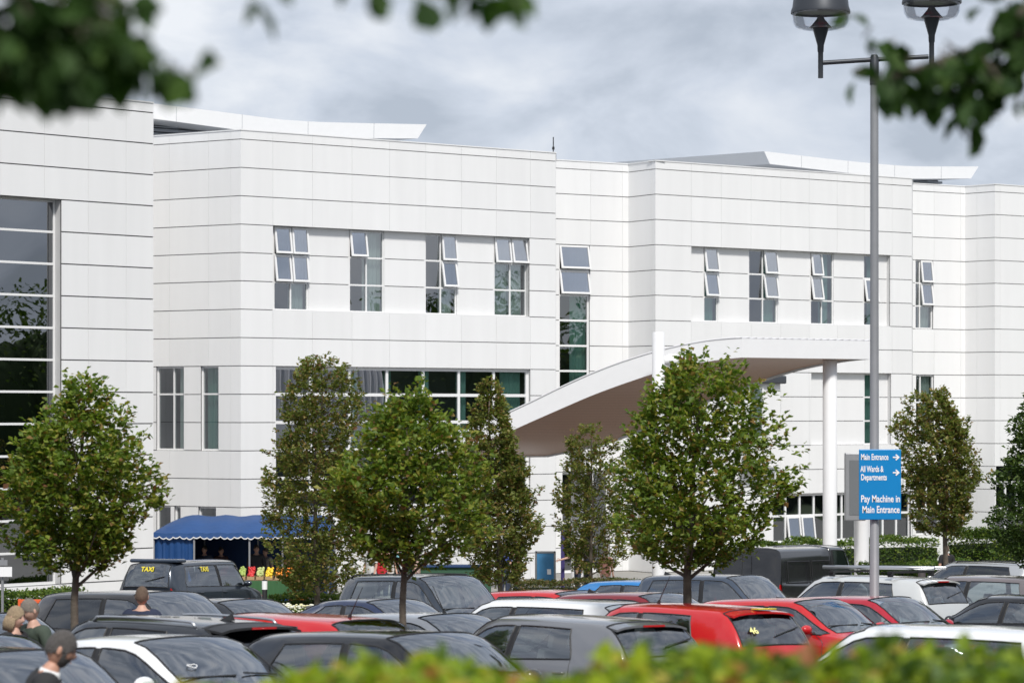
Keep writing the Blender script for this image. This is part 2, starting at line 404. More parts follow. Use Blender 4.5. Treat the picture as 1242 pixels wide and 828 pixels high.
# facet B (left return, two window columns)
u = FB.spx
b1a, b1b, b2a, b2b = u(189), u(223), u(243), u(265)
lowz = ZK(13)
holesB = [(b1a, b1b, 8, 11), (b2a, b2b, 8, 11), (u(189), u(207), 13, 15), (u(211), u(219), 13, 15), (u(240), u(262), 13, 15)]
seB = [u(x) for x in (205, 252, 277, 293)] 
facade(FB, hosp, holesB, seams=[FB.spx(x) for x in (108, 157, 205.5, 253, 280, )])
def plainwin(F, a, c, k0, k1, cols, rows, **k):
    window(F, hosp, a, c, k0, k1, cols, rows, **k)
plainwin(FB, b1a, b1b, 8, 11, [0, .58, 1], [0, .33, 1], curt=[(.62, .98, M_curt)])
plainwin(FB, b2a, b2b, 8, 11, 1, [0, .33, 1], curt=[(0.02, .6, M_curtg)])
for a, c in ((189, 207), (211, 219), (240, 262)): plainwin(FB, u(a), u(c), 13, 15, 1, 1)
# facet C
u = FC.spx
rc0, rc1 = u(331), u(642.5)
gl0, gl1 = u(334.5), u(643.5)
seamC = [u(x) for x in (331, 379, 427, 472.5, 516.5, 559.7, 602, 643.4)]
facade(FC, hosp, [(rc0, rc1, 3, 6), (gl0, gl1, 8, 12.5)], seams=seamC)
uw = lambda x: FC.spx(x, -.2)
W4 = [(331.8, 374), (423.5, 466), (515.5, 554), (599, 639)]
recess(FC, hosp, rc0, rc1, 3, 6, [(max(rc0, uw(a)), uw(c), None) for a, c in W4])
openC = [{(0, 0): 11, (1, 0): 9, (0, 1): 11, (1, 1): 10}, {(0, 0): 11}, {(1, 0): 9, (1, 1): 14}, {(0, 0): 11, (1, 0): 13}]
curC = [[(.55, .99, M_curt)], [(.5, .99, M_curt)], [(.55, .98, M_curt)], [(.05, .5, M_curt), (.55, .98, M_curt)]]
for (a, c), op, cu in zip(W4, openC, curC):
    window(FC, hosp, max(rc0 + .01, uw(a)), uw(c), 3, 6, 2, 3, off=-.23, opens=op, curt=cu)
gcols = [(u(x) - gl0) / (gl1 - gl0) for x in (334.5, 380, 427, 472.5, 516.5, 559.7, 602, 643.5)]
window(FC, hosp, gl0, gl1, 8, 12.5, gcols, [i / 4.5 for i in range(5)] + [1], off=-.14, bar=.10, curt=[(.30, .33, M_curtg), (.43, .46, M_curtg), (.57, .61, M_curtg), (.72, .76, M_curtg), (.90, .985, M_curtg)])
facade(FCD, hosp, vseam=False)
# facet D (tall slot window)
u = FD.spx
d0, d1 = u(678.5), u(715.5)
facade(FD, hosp, [(d0, d1, 3, 9), (u(682), u(740), 12, 16)], seams=[u(716.5), u(755)])
window(FD, hosp, d0, d1, 3, 9, 1, 6, off=-.08, opens={(0, 0): 14, (0, 1): 14}, curt=[(.5, .99, M_curtg)], bar=.07)
window(FD, hosp, u(682), u(740), 12, 16, 3, 2, off=-.12, bar=.09)
facade(FE, hosp, seams=[FE.len * .85], trim=(0, .1))
# facet F
u = FF.spx
r0, r1 = u(838.5), u(1080)
seamF = [u(x) for x in (838.5, 875, 911, 947, 981.5, 1015.5, 1049, 1082)]
q0, q1 = u(984), u(1081)
g0, g1 = u(938), u(1106)
facade(FF, hosp, [(r0, r1, 3, 6), (q0, q1, 8, 11), (g0, g1, 13, 15)], seams=seamF, trim=(.1, 0))
uw = lambda x: FF.spx(x, -.2)
WF = [(853.5, 871), (908, 943), (983, 1011), (1047.5, 1064)]
recess(FF, hosp, r0, r1, 3, 6, [(uw(a), uw(c), None) for a, c in WF])
opF = [{(0, 0): 12, (0, 1): 14}, {(1, 0): 12, (1, 1): 13}, {(0, 0): 11, (0, 1): 13}, {(0, 1): 13}]
cuF = [[(.3, .98, M_curtg)], [(.6, .98, M_curtg)], [(.55, .95, M_curtg)], [(.6, .98, M_curtg)]]
for (a, c), op, cu in zip(WF, opF, cuF):
    window(FF, hosp, uw(a), uw(c), 3, 6, 1 if c - a < 20 else 2, 3, off=-.23, opens=op, curt=cu)
recess(FF, hosp, q0, q1, 8, 11, [(uw(1048), uw(1066), None)])
window(FF, hosp, uw(1048), uw(1066), 8, 11, 1, 3, off=-.23, curt=[(.02, .98, M_curtg)])
window(FF, hosp, g0, g1, 13, 15, 10, [0, .45, 1], off=-.12, bar=.08, opens={(1, 1): 10, (2, 1): 10}, curt=[(.62, .8, M_curtg)])
facade(FFG, hosp, vseam=False)
u = FG.spx
facade(FG, hosp, [(u(1110.5), u(1132), 3, 6), (u(1111), u(1133), 8, 11), (u(1111), u(1168), 12.7, 15)], seams=[u(1133), u(1165)])
window(FG, hosp, u(1110.5), u(1132), 3, 6, [0, .3, 1], 3, off=-.08, opens={(1, 0): 10, (1, 1): 12}, curt=[(.4, .98, M_curt)])
window(FG, hosp, u(1111), u(1133), 8, 11, [0, .3, 1], [0, .4, 1], off=-.08, curt=[(.4, .98, M_curt)])
window(FG, hosp, u(1111), u(1168), 12.7, 15, 4, 2, off=-.1, bar=.08)
facade(FH, hosp, seams=[FH.len * .4])
u = FI.spx
facade(FI, hosp, [(u(1190 + 18), u(1242 + 60), 12.7, 15)], seams=[u(x) for x in (1213, 1246, 1280)])
window(FI, hosp, u(1208), u(1302), 12.7, 15, 7, 2, off=-.1, bar=.08)
# parapet cap and flat roof behind
b = MB()
pts = [FB.a, FB.b, FC.b, FD.a, FE.a, FE.b, FF.b, FG.a, FH.a, FH.b, FI.b]
for F in (FB, FC, FCD, FD, FE, FF, FFG, FG, FH, FI): fbox(b, F, -.02, F.len + .02, TOPZ, TOPZ + .035, -.42, .02)
b.build('coping', M_white, hosp)
b = MB(); top = [(p.x, p.y, 13.3) for p in pts]; b.add(top + [(40, 150, 13.3), (-30, 150, 13.3)], [tuple(range(len(top) + 2))])
b.add([(40, 150, 13.3), (-30, 150, 13.3), (-30, 150, -.6), (40, 150, -.6)], [(0, 1, 2, 3)])
b.add([(FI.b.x, FI.b.y, 13.3), (40, 150, 13.3), (40, 150, -.6), (FI.b.x, FI.b.y, -.6)], [(0, 1, 2, 3)])
b.build('flat_roof', M_louv, hosp)
# curved roof wings above the parapet
def wing(base, top, bot, back, setback, lw, name='roof_wing'):
    F = Facet((base.a + base.n * -setback)[:2], (base.b + base.n * -setback)[:2])
    def P(px, py):
        s = F.spx(px); q = F.p(s, 0); Y = q.y; return Vector((q.x, q.y, CAMZ + (HY - py) / FPX * Y))
    n = 24
    xs = np.linspace(top[0][0], top[-1][0], n); tp = [P(x, np.interp(x, [a for a, _ in top], [c for _, c in top])) for x in xs]
    xb = np.clip(xs, bot[0][0], bot[-1][0]); bt = [P(x, np.interp(x, [a for a, _ in bot], [c for _, c in bot])) for x in xb]
    bt = [Vector((p.x, p.y, p.z)) - F.n * .01 for p in bt]
    bk = Vector((*back, 0))
    L = MB()
    V = tp + bt + [p + bk for p in tp] + [p + bk for p in bt]
    Fs = []
    for i in range(n - 1):
        Fs += [(i, n + i, n + i + 1, i + 1), (2 * n + i, 2 * n + i + 1, 3 * n + i + 1, 3 * n + i), (i, i + 1, 2 * n + i + 1, 2 * n + i), (n + i, 3 * n + i, 3 * n + i + 1, n + i + 1)]
    Fs += [(0, 2 * n, 3 * n, n), (n - 1, 2 * n - 1, 4 * n - 1, 3 * n - 1)]
    L.add(V, Fs); ro = L.build('roof_wing', M_roofw, hosp, smooth='auto')
    # fascia joints
    j = MB()
    for i in range(4, n - 1, 5): j.tube([tp[i] + F.n * .002, bt[i] + F.n * .002], .007, 4)
    j.build('fascia_joint', M_louv, ro)
    # clerestory wall with louvres under it
    s0, s1 = F.spx(lw[0]), F.spx(lw[1]); c = MB()
    zt = [np.interp(s0 + (s1 - s0) * i / 12, [(q_ - F.a).dot(F.t) for q_ in bt], [q_.z for q_ in bt]) for i in range(13)]
    for i in range(12):
        a, e_ = s0 + (s1 - s0) * i / 12, s0 + (s1 - s0) * (i + 1) / 12
        z = min(zt[i], zt[i + 1]); kz = 13.3
        while kz < z - .02:
            fbox(c, F, a, e_, kz, min(kz + .10, z), -1.55, -1.25); kz += .14
        fbox(c, F, a, e_, 13.2, z + .1, -1.7, -1.5)
    c.build('louvre', M_louv, ro)
wing(FC, [(150, 121.5), (184, 125.2), (270, 136), (341, 145.2), (380, 147.8), (419, 149), (517.5, 151)], [(150, 138), (184, 143.7), (291, 158), (331, 162), (380, 166), (419, 167.8), (507, 168)], (-8.2, 9.0), 3.6, (150, 493))
wing(FF, [(926.8, 183.6), (1011, 193.4), (1065, 199), (1100, 201.5), (1120, 202), (1187, 202)], [(934, 199), (1011, 208), (1055, 213), (1090, 216), (1110, 217), (1178, 216.5)], (-7.6, 6.6), 3.8, (945, 1170))
b = MB(); p = FD.p(.1, TOPZ, -.3); b.tube([p, p + Vector((0, 0, .85))], .02, 5); b.tube([p + Vector((0, 0, .4)), p + Vector((0, 0, .5))], .05, 6)
b.build('antenna', M_black, hosp)
b = MB(); p = FF.p(2.0, TOPZ, -.3)
# bay with dark little roof beside the canopy
u = FF.spx; a_, c_ = u(893), u(934)
bb = MB(); fbox(bb, FF, a_, c_, 3.0, 6.05, .0, .55); bay = bb.build('window_bay', M_white, hosp)
bb = MB(); fbox(bb, FF, a_ - .25, c_ + .15, 6.05, 6.35, -.02, .75); bb.build('bay_roof', mat('dark_flashing', (.05, .055, .065), rough=.5), bay, bevel=.05)
bb = MB(); F2 = Facet(FF.p(0, 0, .56)[:2], FF.p(FF.len, 0, .56)[:2])
window(F2, hosp, F2.spx(906.5), F2.spx(926), 0, 0, 1, 3, off=.03, zt=5.95, zb=4.05, curt=[(.0, 1, M_curtg)], room=False, bar=.08)
bb.add([F2.p(F2.spx(906.5), 4.05, -.3), F2.p(F2.spx(926), 4.05, -.3), F2.p(F2.spx(926), 5.95, -.3), F2.p(F2.spx(906.5), 5.95, -.3)], [(0, 1, 2, 3)])
# ------------------------------------------------------------------ the left wing
wingA = empty('hospital_wing', (-13, 82, -.1), label='nearer white panel clad hospital wing with tall banded window, at the left edge', cat='hospital building'); wingA['_w'] = 1
FA = Facet((-14.12 - 9.0, 79.6 - 9.92), (-10.4, 83.7))
u = FA.spx
fa0, fa1 = u(-150), u(75)
facade(FA, wingA, [(fa0, fa1, 3, 15)], seams=[u(x) for x in (-60, 0, 54, 107, 153)], kb=16.4, gap=.034)
window(FA, wingA, fa0, fa1, 3, 15, [0, (u(1.5) - fa0) / (fa1 - fa0), 1], 12, off=-.30, bar=.065, glass=M_glassA, curt=[(.60, .66, M_curt)])
rv = MB(); fbox(rv, FA, fa1, fa1 + .05, ZK(15), ZK(3), -.42, -.036); fbox(rv, FA, fa0, fa1, ZK(3), ZK(3) + .05, -.42, -.036); rv.build('reveal', M_reveal, wingA)
FA2 = Facet((-10.4, 83.7), (-13.6, 101.0)); facade(FA2, wingA, kb=16.4)
b = MB(); b.add([(FA.a.x, FA.a.y, 13.4), (FA.b.x, FA.b.y, 13.4), (-13.6, 101, 13.4), (-32, 92, 13.4)], [(0, 1, 2, 3)]); b.build('flat_roof', M_louv, wingA)
b = MB(); fbox(b, FA, 0, FA.len, TOPZ, TOPZ + .035, -.42, .02); b.build('coping', M_white, wingA)

# ------------------------------------------------------------------ entrance canopy
can = empty('entrance_canopy', (8, 90, -.3), label='swooping white entrance canopy with brown slatted underside and round columns', cat='canopy'); can['_w'] = 1
M_slat = None
def slatmat():
    m = bpy.data.materials.new('brown_slatted_soffit'); m.use_nodes = True; t = m.node_tree; bs = t.nodes['Principled BSDF']
    uvn = t.nodes.new('ShaderNodeAttribute'); uvn.attribute_name = 'slat'
    wv = t.nodes.new('ShaderNodeMath'); wv.operation = 'FRACT'; t.links.new(uvn.outputs['Fac'], wv.inputs[0])
    r = t.nodes.new('ShaderNodeValToRGB'); t.links.new(wv.outputs[0], r.inputs['Fac'])
    r.color_ramp.elements[0].position = .0; r.color_ramp.elements[0].color = (.13, .075, .05, 1); r.color_ramp.elements[1].position = .22; r.color_ramp.elements[1].color = (.40, .235, .165, 1)
    bs.inputs['Roughness'].default_value = .38; t.links.new(r.outputs['Color'], bs.inputs['Base Color']); return m
M_slat = slatmat()
topP = [(500, 545), (520, 537), (540.6, 529), (577.8, 516), (608, 505), (645, 488), (675.8, 472.5), (716.4, 454), (750, 441), (787.4, 429), (822, 420.3), (856, 414), (880, 411.5), (900, 410.4)]
botP = [(500, 556), (520, 552), (545, 547), (580, 538), (616.6, 524), (645, 511), (669, 500.5), (716, 480), (750, 467.3), (790.8, 453.5), (821, 445), (856, 438.5), (880, 435), (900, 433.4)]
def Yc(px): return 88 + (900 - px) / 400 * 3.0
n = 48; xs = np.linspace(500, 900, n)
from math import sin
def smooth_interp(x, P):
    X = np.array([a for a, _ in P], float); Yv = np.array([c for _, c in P], float)
    return float(np.mean([np.interp(min(max(x + d, X[0]), X[-1]), X, Yv) for d in (-12, -6, 0, 6, 12)])) if X[0] + 12 < x < X[-1] - 12 else float(np.interp(x, X, Yv))
tp = [at(x, smooth_interp(x, topP), Yc(x)) for x in xs]; bt = [at(x, smooth_interp(x, botP), Yc(x)) for x in xs]
dv = Vector((4.32, 3.05, 0))
b = MB(); V = tp + bt + [p + dv for p in tp] + [p + dv for p in bt]
b.add(V, [(i, n + i, n + i + 1, i + 1) for i in range(n - 1)] + [(2 * n + i, 2 * n + i + 1, 3 * n + i + 1, 3 * n + i) for i in range(n - 1)] + [(0, 2 * n, 3 * n, n), (n - 1, 2 * n - 1, 4 * n - 1, 3 * n - 1)])
M_can = mat('canopy_white', (.78, .78, .79), rough=.45, var=.03)
b.build('fascia', M_can, can, smooth='auto')
b = MB(); b.add([p - Vector((0, 0, .02)) for p in tp] + [p + dv - Vector((0, 0, .02)) for p in tp], [(i, i + 1, n + i + 1, n + i) for i in range(n - 1)])
ro = b.build('roof_sheet', mat('canopy_sheet', (.5, .5, .52), rough=.4), can, smooth=True)
# standing seams along the arc
b = MB()
for i in range(0, 19):
    f = i / 18
    b.tube([p + dv * f + Vector((0, 0, .03)) for p in tp[n // 4:]], .028, 5)
b.build('standing_seam', mat('canopy_seam', (.62, .62, .64), rough=.4), ro, smooth=True)
b = MB(); m_ = 24; ins = .12
for i in range(n - 1):
    pass
V = []; 
for i in range(n):
    for j in range(2): V.append(bt[i] + dv * (ins / 5.3 if j == 0 else 1 - ins / 5.3) + Vector((0, 0, .05)))
b.add(V, [(2 * i, 2 * i + 1, 2 * i + 3, 2 * i + 2) for i in range(n - 1)])
so_ = b.build('soffit', M_slat, can, smooth=True)
at_ = so_.data.attributes.new('slat', 'FLOAT', 'POINT'); arc = 0; vals = []
for i in range(n):
    if i: arc += (bt[i] - bt[i - 1]).length
    vals += [arc / .13] * 2
at_.data.foreach_set('value', vals)
def col(px, Y, r, ztop, name='column'):
    b = MB(); p = onground(px, Y); b.lathe((p.x, p.y, 0), [(r * 1.0, p.z), (r, ztop), (r * .9, ztop + .03), (.001, ztop + .03)], 28)
    return b.build(name, M_can, can, smooth='auto')
col(798.5, 87.6, .19, at(0, 404, 87.6).z)
col(1006.5, 90.9, .225, 6.80)
col(700, 93.5, .2, 5.0)
b = MB(); q = at(815, 437, 88.0); b.sphere(q, .21, 18, 12, (1.25, 1, 1)); b.tube([at(800, 437, 87.7), q], .14, 12); b.build('ball_joint', M_can, can, smooth=True)

# ------------------------------------------------------------------ vegetation
rng = np.random.default_rng(7)
def leaves(P, size, up=.3, jit=.35, dirs=None, shape='diamond'):
    """P (n,3) points -> verts, faces of folded leaves"""
    n = len(P); P = np.asarray(P, float)
    d = rng.normal(size=(n, 3)); d[:, 2] = d[:, 2] * .6 - .1
    if dirs is not None: d = d * .6 + dirs
    d /= np.linalg.norm(d, axis=1)[:, None]
    nn = rng.normal(size=(n, 3)) * .75; nn[:, 2] = np.abs(nn[:, 2]) + up * 3
    s = np.cross(d, nn); s /= np.linalg.norm(s, axis=1)[:, None] + 1e-9; nn = np.cross(s, d)
    L = size * rng.uniform(1 - jit, 1 + jit, n)[:, None]; Wd = L * rng.uniform(.30, .42, n)[:, None]
    fold = L * .10
    if shape == 'diamond':
        V = np.stack([P, P + d * L * .5 + s * Wd + nn * fold, P + d * L - nn * fold, P + d * L * .5 - s * Wd + nn * fold], 1).reshape(-1, 3)
        i = np.arange(n) * 4
        F = np.concatenate([np.stack([i, i + 1, i + 2], 1), np.stack([i, i + 2, i + 3], 1)], 0)
    else:
        V = np.stack([P, P + d * L * .28 + s * Wd * .85 + nn * fold, P + d * L * .62 + s * Wd * .9 + nn * fold, P + d * L * 1.0 - nn * fold * 1.4,
                      P + d * L * .62 - s * Wd * .9 + nn * fold, P + d * L * .28 - s * Wd * .85 + nn * fold], 1).reshape(-1, 3)
        i = np.arange(n) * 6
        F = np.concatenate([np.stack([i, i + 1, i + 2, i + 3], 1), np.stack([i, i + 3, i + 4, i + 5], 1)], 0)
    return V, F
def leafobj(name, P, size, m, parent=None, **k):
    sh = k.pop('shape', 'diamond'); up = k.pop('up', .3); dirs = k.pop('dirs', None)
    V, F = leaves(P, size, up=up, shape=sh, dirs=dirs)
    me = bpy.data.meshes.new(name); me.from_pydata(V.tolist(), [], F.tolist()); me.materials.append(m)
    o = bpy.data.objects.new(name, me); COL.objects.link(o)
    if parent: o.parent = parent
    return tag(o, **k)
def tree(px, Y, top_y, prof, label, trunk_r=.06, leaf=.09, nl=6500, m=LEAF_G, gap=.36, sprigs=(), base_y=None, seed=1, gapscale=2.2, name='tree', bare=.3, group=None, cat='tree'):
    """prof: list of (image y, left px, right px) outline rows"""
    base = onground(px, Y); t = empty(name, base, label=label, cat=cat, group=group)
    rs = random.Random(seed); S = Y / FPX
    prof = sorted((y, px + (l - px) * (.88 if Y < 40 else .94), px + (r_ - px) * (.86 if Y < 40 else .93)) for y, l, r_ in prof)
    zs = np.array([CAMZ + (HY - y) * S - base.z for y, _, _ in prof][::-1])
    le = np.array([(px - l) * S for _, l, r in prof][::-1]); ri = np.array([(r - px) * S for _, l, r in prof][::-1])
    ztop = zs[-1]; zlow = zs[0]
    tb = MB(); lean = rs.uniform(-.1, .1)
    cxs = lambda z: float(np.interp(z, zs, (ri - le) / 2)) * min(1, max(0, (z - zlow) / (ztop - zlow)) * 1.3)
    H = ztop * .93; pts = []
    for i in range(11):
        z = H * i / 10; pts.append(Vector((cxs(z) * .8 + .02 * math.sin(i * 1.3), .02 * math.cos(i), z)))
    tb.tube(pts, [trunk_r * (1.25 if i == 0 else 1) * (1 - .85 * i / 10) + .006 for i in range(11)], 9)
    limbs = []
    P = []; D = []
    for i in range(34):
        f = (i + rs.random()) / 34; z0 = zlow * .9 + (ztop * .9 - zlow * .9) * f * .92
        p0 = Vector((cxs(z0) * .8, 0, z0)); az = i * 2.399 + rs.uniform(-.4, .4)
        z1 = min(ztop * .97, z0 + (.35 + .5 * (1 - f)) * rs.uniform(.5, 1.2))
        rr = np.interp(z1, zs, np.where(math.cos(az) > 0, ri, le)) * rs.uniform(.75, 1.0)
        c1 = cxs(z1) * (0)
        p1 = Vector((rr * math.cos(az), rr * math.sin(az) * .95, z1))
        mid = (p0 + p1) / 2 + Vector((0, 0, -.06))
        tb.tube([p0, mid, p1], [trunk_r * .34 * (1 - f * .6) + .004, trunk_r * .2 * (1 - f * .5) + .003, .003], 5, cap=False)
        limbs.append((p0, mid, p1))
    tb.build('trunk', M_bark, t, smooth=True)
    # twig clusters
    nl = int(nl * 1.55); nt_ = nl // 14; k = 0; tries = 0
    off = Vector((seed * 7.1, seed * 3.3, seed))
    while k < nt_ and tries < nt_ * 30:
        tries += 1
        z = rs.uniform(zlow, ztop); wgt = (np.interp(z, zs, ri) + np.interp(z, zs, le)) / (ri + le).max()
        if rs.random() > wgt ** 1.1 + .04: continue
        az = rs.uniform(0, 2 * math.pi); c, s = math.cos(az), math.sin(az)
        rx = np.interp(z, zs, ri if c > 0 else le); ry = (np.interp(z, zs, ri) + np.interp(z, zs, le)) / 2
        lump = 1 + .26 * noise.noise(Vector((c * 1.7, s * 1.7, z * 1.9)) + off) * 2
        q = rs.random() ** .42
        p = Vector((c * rx * q * lump, s * ry * q * lump * .95, z))
        if noise.noise(p * gapscale + off) < -gap + .25 * (1 - q) - .12: continue
        k += 1
        dr = Vector((c * .8, s * .8, .9 + rs.uniform(-.5, .6))); dr.normalize(); ln = rs.uniform(.12, .30)
        for j in range(14):
            a = p + dr * ln * j / 14 + Vector((rs.gauss(0, .035), rs.gauss(0, .035), rs.gauss(0, .03)))
            P.append(a); D.append(dr)
    sprigs = list(sprigs)
    for i in range(11):
        f = rs.random(); yy = prof[0][0] + (prof[-1][0] - prof[0][0]) * f * .8; sd_ = rs.choice((-1, 1))
        xl = np.interp(yy, [q[0] for q in prof], [q[1] for q in prof]); xr = np.interp(yy, [q[0] for q in prof], [q[2] for q in prof])
        ex_ = xl if sd_ < 0 else xr; k_ = rs.uniform(6, 17) * 45 / Y; sprigs.append((ex_ - sd_ * 14, yy + 14, ex_ + sd_ * k_ * .8, yy - k_ * rs.uniform(.2, 1.2)))
    for (sx, sy, ex, ey) in sprigs:     # leafy shoots leaving the crown
        a = at(sx, sy, Y) - base; c = at(ex, ey, Y) - base; a.y = c.y = rs.uniform(-.3, .3)
        nn = int((c - a).length / .012)
        for j in range(nn):
            f = j / nn; q = a.lerp(c, f); w_ = .085 * (1 - f * .75)
            P.append(q + Vector((rs.gauss(0, w_), rs.gauss(0, w_), rs.gauss(0, w_)))); D.append((c - a).normalized())
    leafobj('crown', np.array(P), leaf * .9, m, t, dirs=np.array(D) * .55)
    return t
TG = 'young broadleaf trees in the car park and by the entrance'
tree(92, 36, 465, [(465, 100, 112), (490, 88, 124), (510, 62, 150), (535, 40, 176), (560, 30, 186), (590, 22, 190), (620, 10, 190), (650, 8, 182), (675, 25, 165), (697, 62, 130)],
     'green rounded tree with straight thin trunk, standing left in front of the tall banded window', .062, .085, 9500, LEAF_G, gap=.48, seed=3,
     sprigs=[(110, 520, 111, 466), (120, 530, 160, 488), (70, 530, 58, 500), (30, 600, 10, 570), (140, 560, 172, 540), (100, 520, 100, 475), (40, 590, 30, 535)], group=TG)
tree(490, 36.5, 460, [(478, 484, 500), (500, 462, 520), (522, 440, 552), (545, 425, 575), (575, 412, 592), (610, 404, 598), (640, 405, 596), (665, 420, 585), (690, 455, 540)],
     'densest green tree with round crown, trunk rising between white and red cars near the middle', .056, .085, 9000, LEAF_G, gap=.5, seed=5,
     sprigs=[(508, 520, 514, 455), (470, 520, 450, 490), (540, 545, 572, 522), (420, 600, 402, 575)], group=TG)
tree(835, 41, 430, [(432, 846, 862), (455, 826, 884), (480, 800, 915), (510, 780, 925), (545, 765, 938), (580, 752, 942), (615, 742, 945), (645, 745, 935), (670, 765, 905), (692, 800, 870)],
     'largest green tree, hiding the middle of the entrance canopy, trunk above a red car roof', .078, .095, 10500, LEAF_G, gap=.5, seed=8,
     sprigs=[(850, 460, 856, 428), (930, 590, 980, 562), (920, 600, 972, 580), (880, 470, 905, 440), (780, 520, 765, 498), (940, 600, 962, 596), (910, 540, 940, 505)], group=TG)
tree(384, 78, 435, [(436, 372, 398), (455, 358, 425), (480, 352, 438), (510, 346, 440), (545, 328, 438), (580, 320, 436), (620, 322, 440), (660, 328, 440), (700, 335, 436), (722, 350, 420)],
     'tall narrow bronze-tinged tree beside the blue market stall', .075, .11, 15000, LEAF_B, gap=.62, seed=11,
     sprigs=[(355, 560, 318, 545), (340, 600, 320, 580), (425, 480, 438, 465)], group=TG)
tree(606, 78, 465, [(466, 584, 594), (490, 574, 604), (515, 566, 612), (535, 560, 622), (560, 558, 628), (590, 560, 640), (620, 556, 652), (650, 556, 655), (680, 565, 640), (712, 580, 625)],
     'bronze-green tree with a narrow pointed top, behind and right of the densest tree', .07, .11, 13500, LEAF_B, gap=.6, seed=13,
     sprigs=[(590, 500, 587, 462), (640, 600, 660, 590)], group=TG)
tree(716, 86, 515, [(518, 700, 728), (545, 690, 750), (575, 680, 758), (605, 676, 765), (640, 678, 770), (670, 685, 765), (697, 700, 750)],
     'thin sparse tree with gaps, in front of the entrance doors under the canopy', .06, .11, 6500, LEAF_B, gap=.30, seed=17, gapscale=1.5,
     sprigs=[(700, 560, 686, 530), (740, 580, 762, 555), (690, 620, 672, 610)], group=TG)
tree(1147, 84, 475, [(477, 1100, 1124), (500, 1092, 1150), (520, 1082, 1165), (545, 1090, 1178), (575, 1096, 1188), (605, 1100, 1180), (630, 1108, 1172), (652, 1122, 1162)],
     'bronze-green tree with an uneven top, right of the blue direction sign', .09, .12, 9500, LEAF_B, gap=.5, seed=19,
     sprigs=[(1100, 500, 1112, 474), (1165, 560, 1176, 505), (1170, 590, 1208, 572), (1165, 560, 1160, 520), (1092, 530, 1080, 518)], group=TG)
tree(1262, 60, 480, [(490, 1248, 1275), (520, 1232, 1300), (560, 1222, 1320), (600, 1210, 1330), (640, 1200, 1330), (665, 1215, 1310), (690, 1240, 1290)],
     'dark green tree cut off by the right edge, half outside the picture', .09, .10, 6500, LEAF_D, gap=.45, seed=23,
     sprigs=[(1240, 540, 1234, 505), (1215, 610, 1192, 632), (1225, 580, 1218, 560)], group=TG)
# ------------------------------------------------------------------ woodland away to the right and left (mirrored in the panes)
def wood(name, path, label, nclump, seed, hmax=11):
    rs = random.Random(seed); P = []
    L = sum((Vector(path[i + 1]) - Vector(path[i])).length for i in range(len(path) - 1))
    for i in range(nclump):
        j = rs.randrange(len(path) - 1); a, c = Vector(path[j]), Vector(path[j + 1]); q = a.lerp(c, rs.random())
        f = (q - Vector(path[0])).length
        h = hmax * (.55 + .45 * noise.noise(Vector((q.x * .06, q.y * .06, seed))) + .25 * noise.noise(Vector((q.x * .2, q.y * .2, seed))))
        z = gz(q.y) + h * rs.random() ** .6; P.append((q.x + rs.gauss(0, 2), q.y + rs.gauss(0, 2), z))
    wo = leafobj(name, np.array(P), .38, LEAF_D, None, label=label, kind='stuff', cat='woodland')
    b = MB(); n_ = 160     # bumpy dark core added behind the outer leaves so the mirrored wood looks dense
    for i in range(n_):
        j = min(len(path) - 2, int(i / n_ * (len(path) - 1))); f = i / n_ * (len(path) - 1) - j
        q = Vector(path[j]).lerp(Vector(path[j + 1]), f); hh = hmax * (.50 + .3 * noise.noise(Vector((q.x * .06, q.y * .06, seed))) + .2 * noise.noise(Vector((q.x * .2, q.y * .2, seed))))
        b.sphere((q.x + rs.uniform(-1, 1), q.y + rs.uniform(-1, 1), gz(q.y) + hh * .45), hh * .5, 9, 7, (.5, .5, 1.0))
    b.build('wood_core', mat('wood_inside', (.025, .045, .012), rough=1, var=.5, vscale=1.5), wo, smooth=True)
wood('woodland', [(75, 20), (80, 60), (85, 110), (70, 150)], 'dark far-off wood beyond the right end of the hospital', 60000, 4, 21)
wood('woodland', [(-20, -40), (30, -55), (75, -30), (75, 20)], 'dark far-off wood behind the car park viewpoint', 45000, 5, 20)
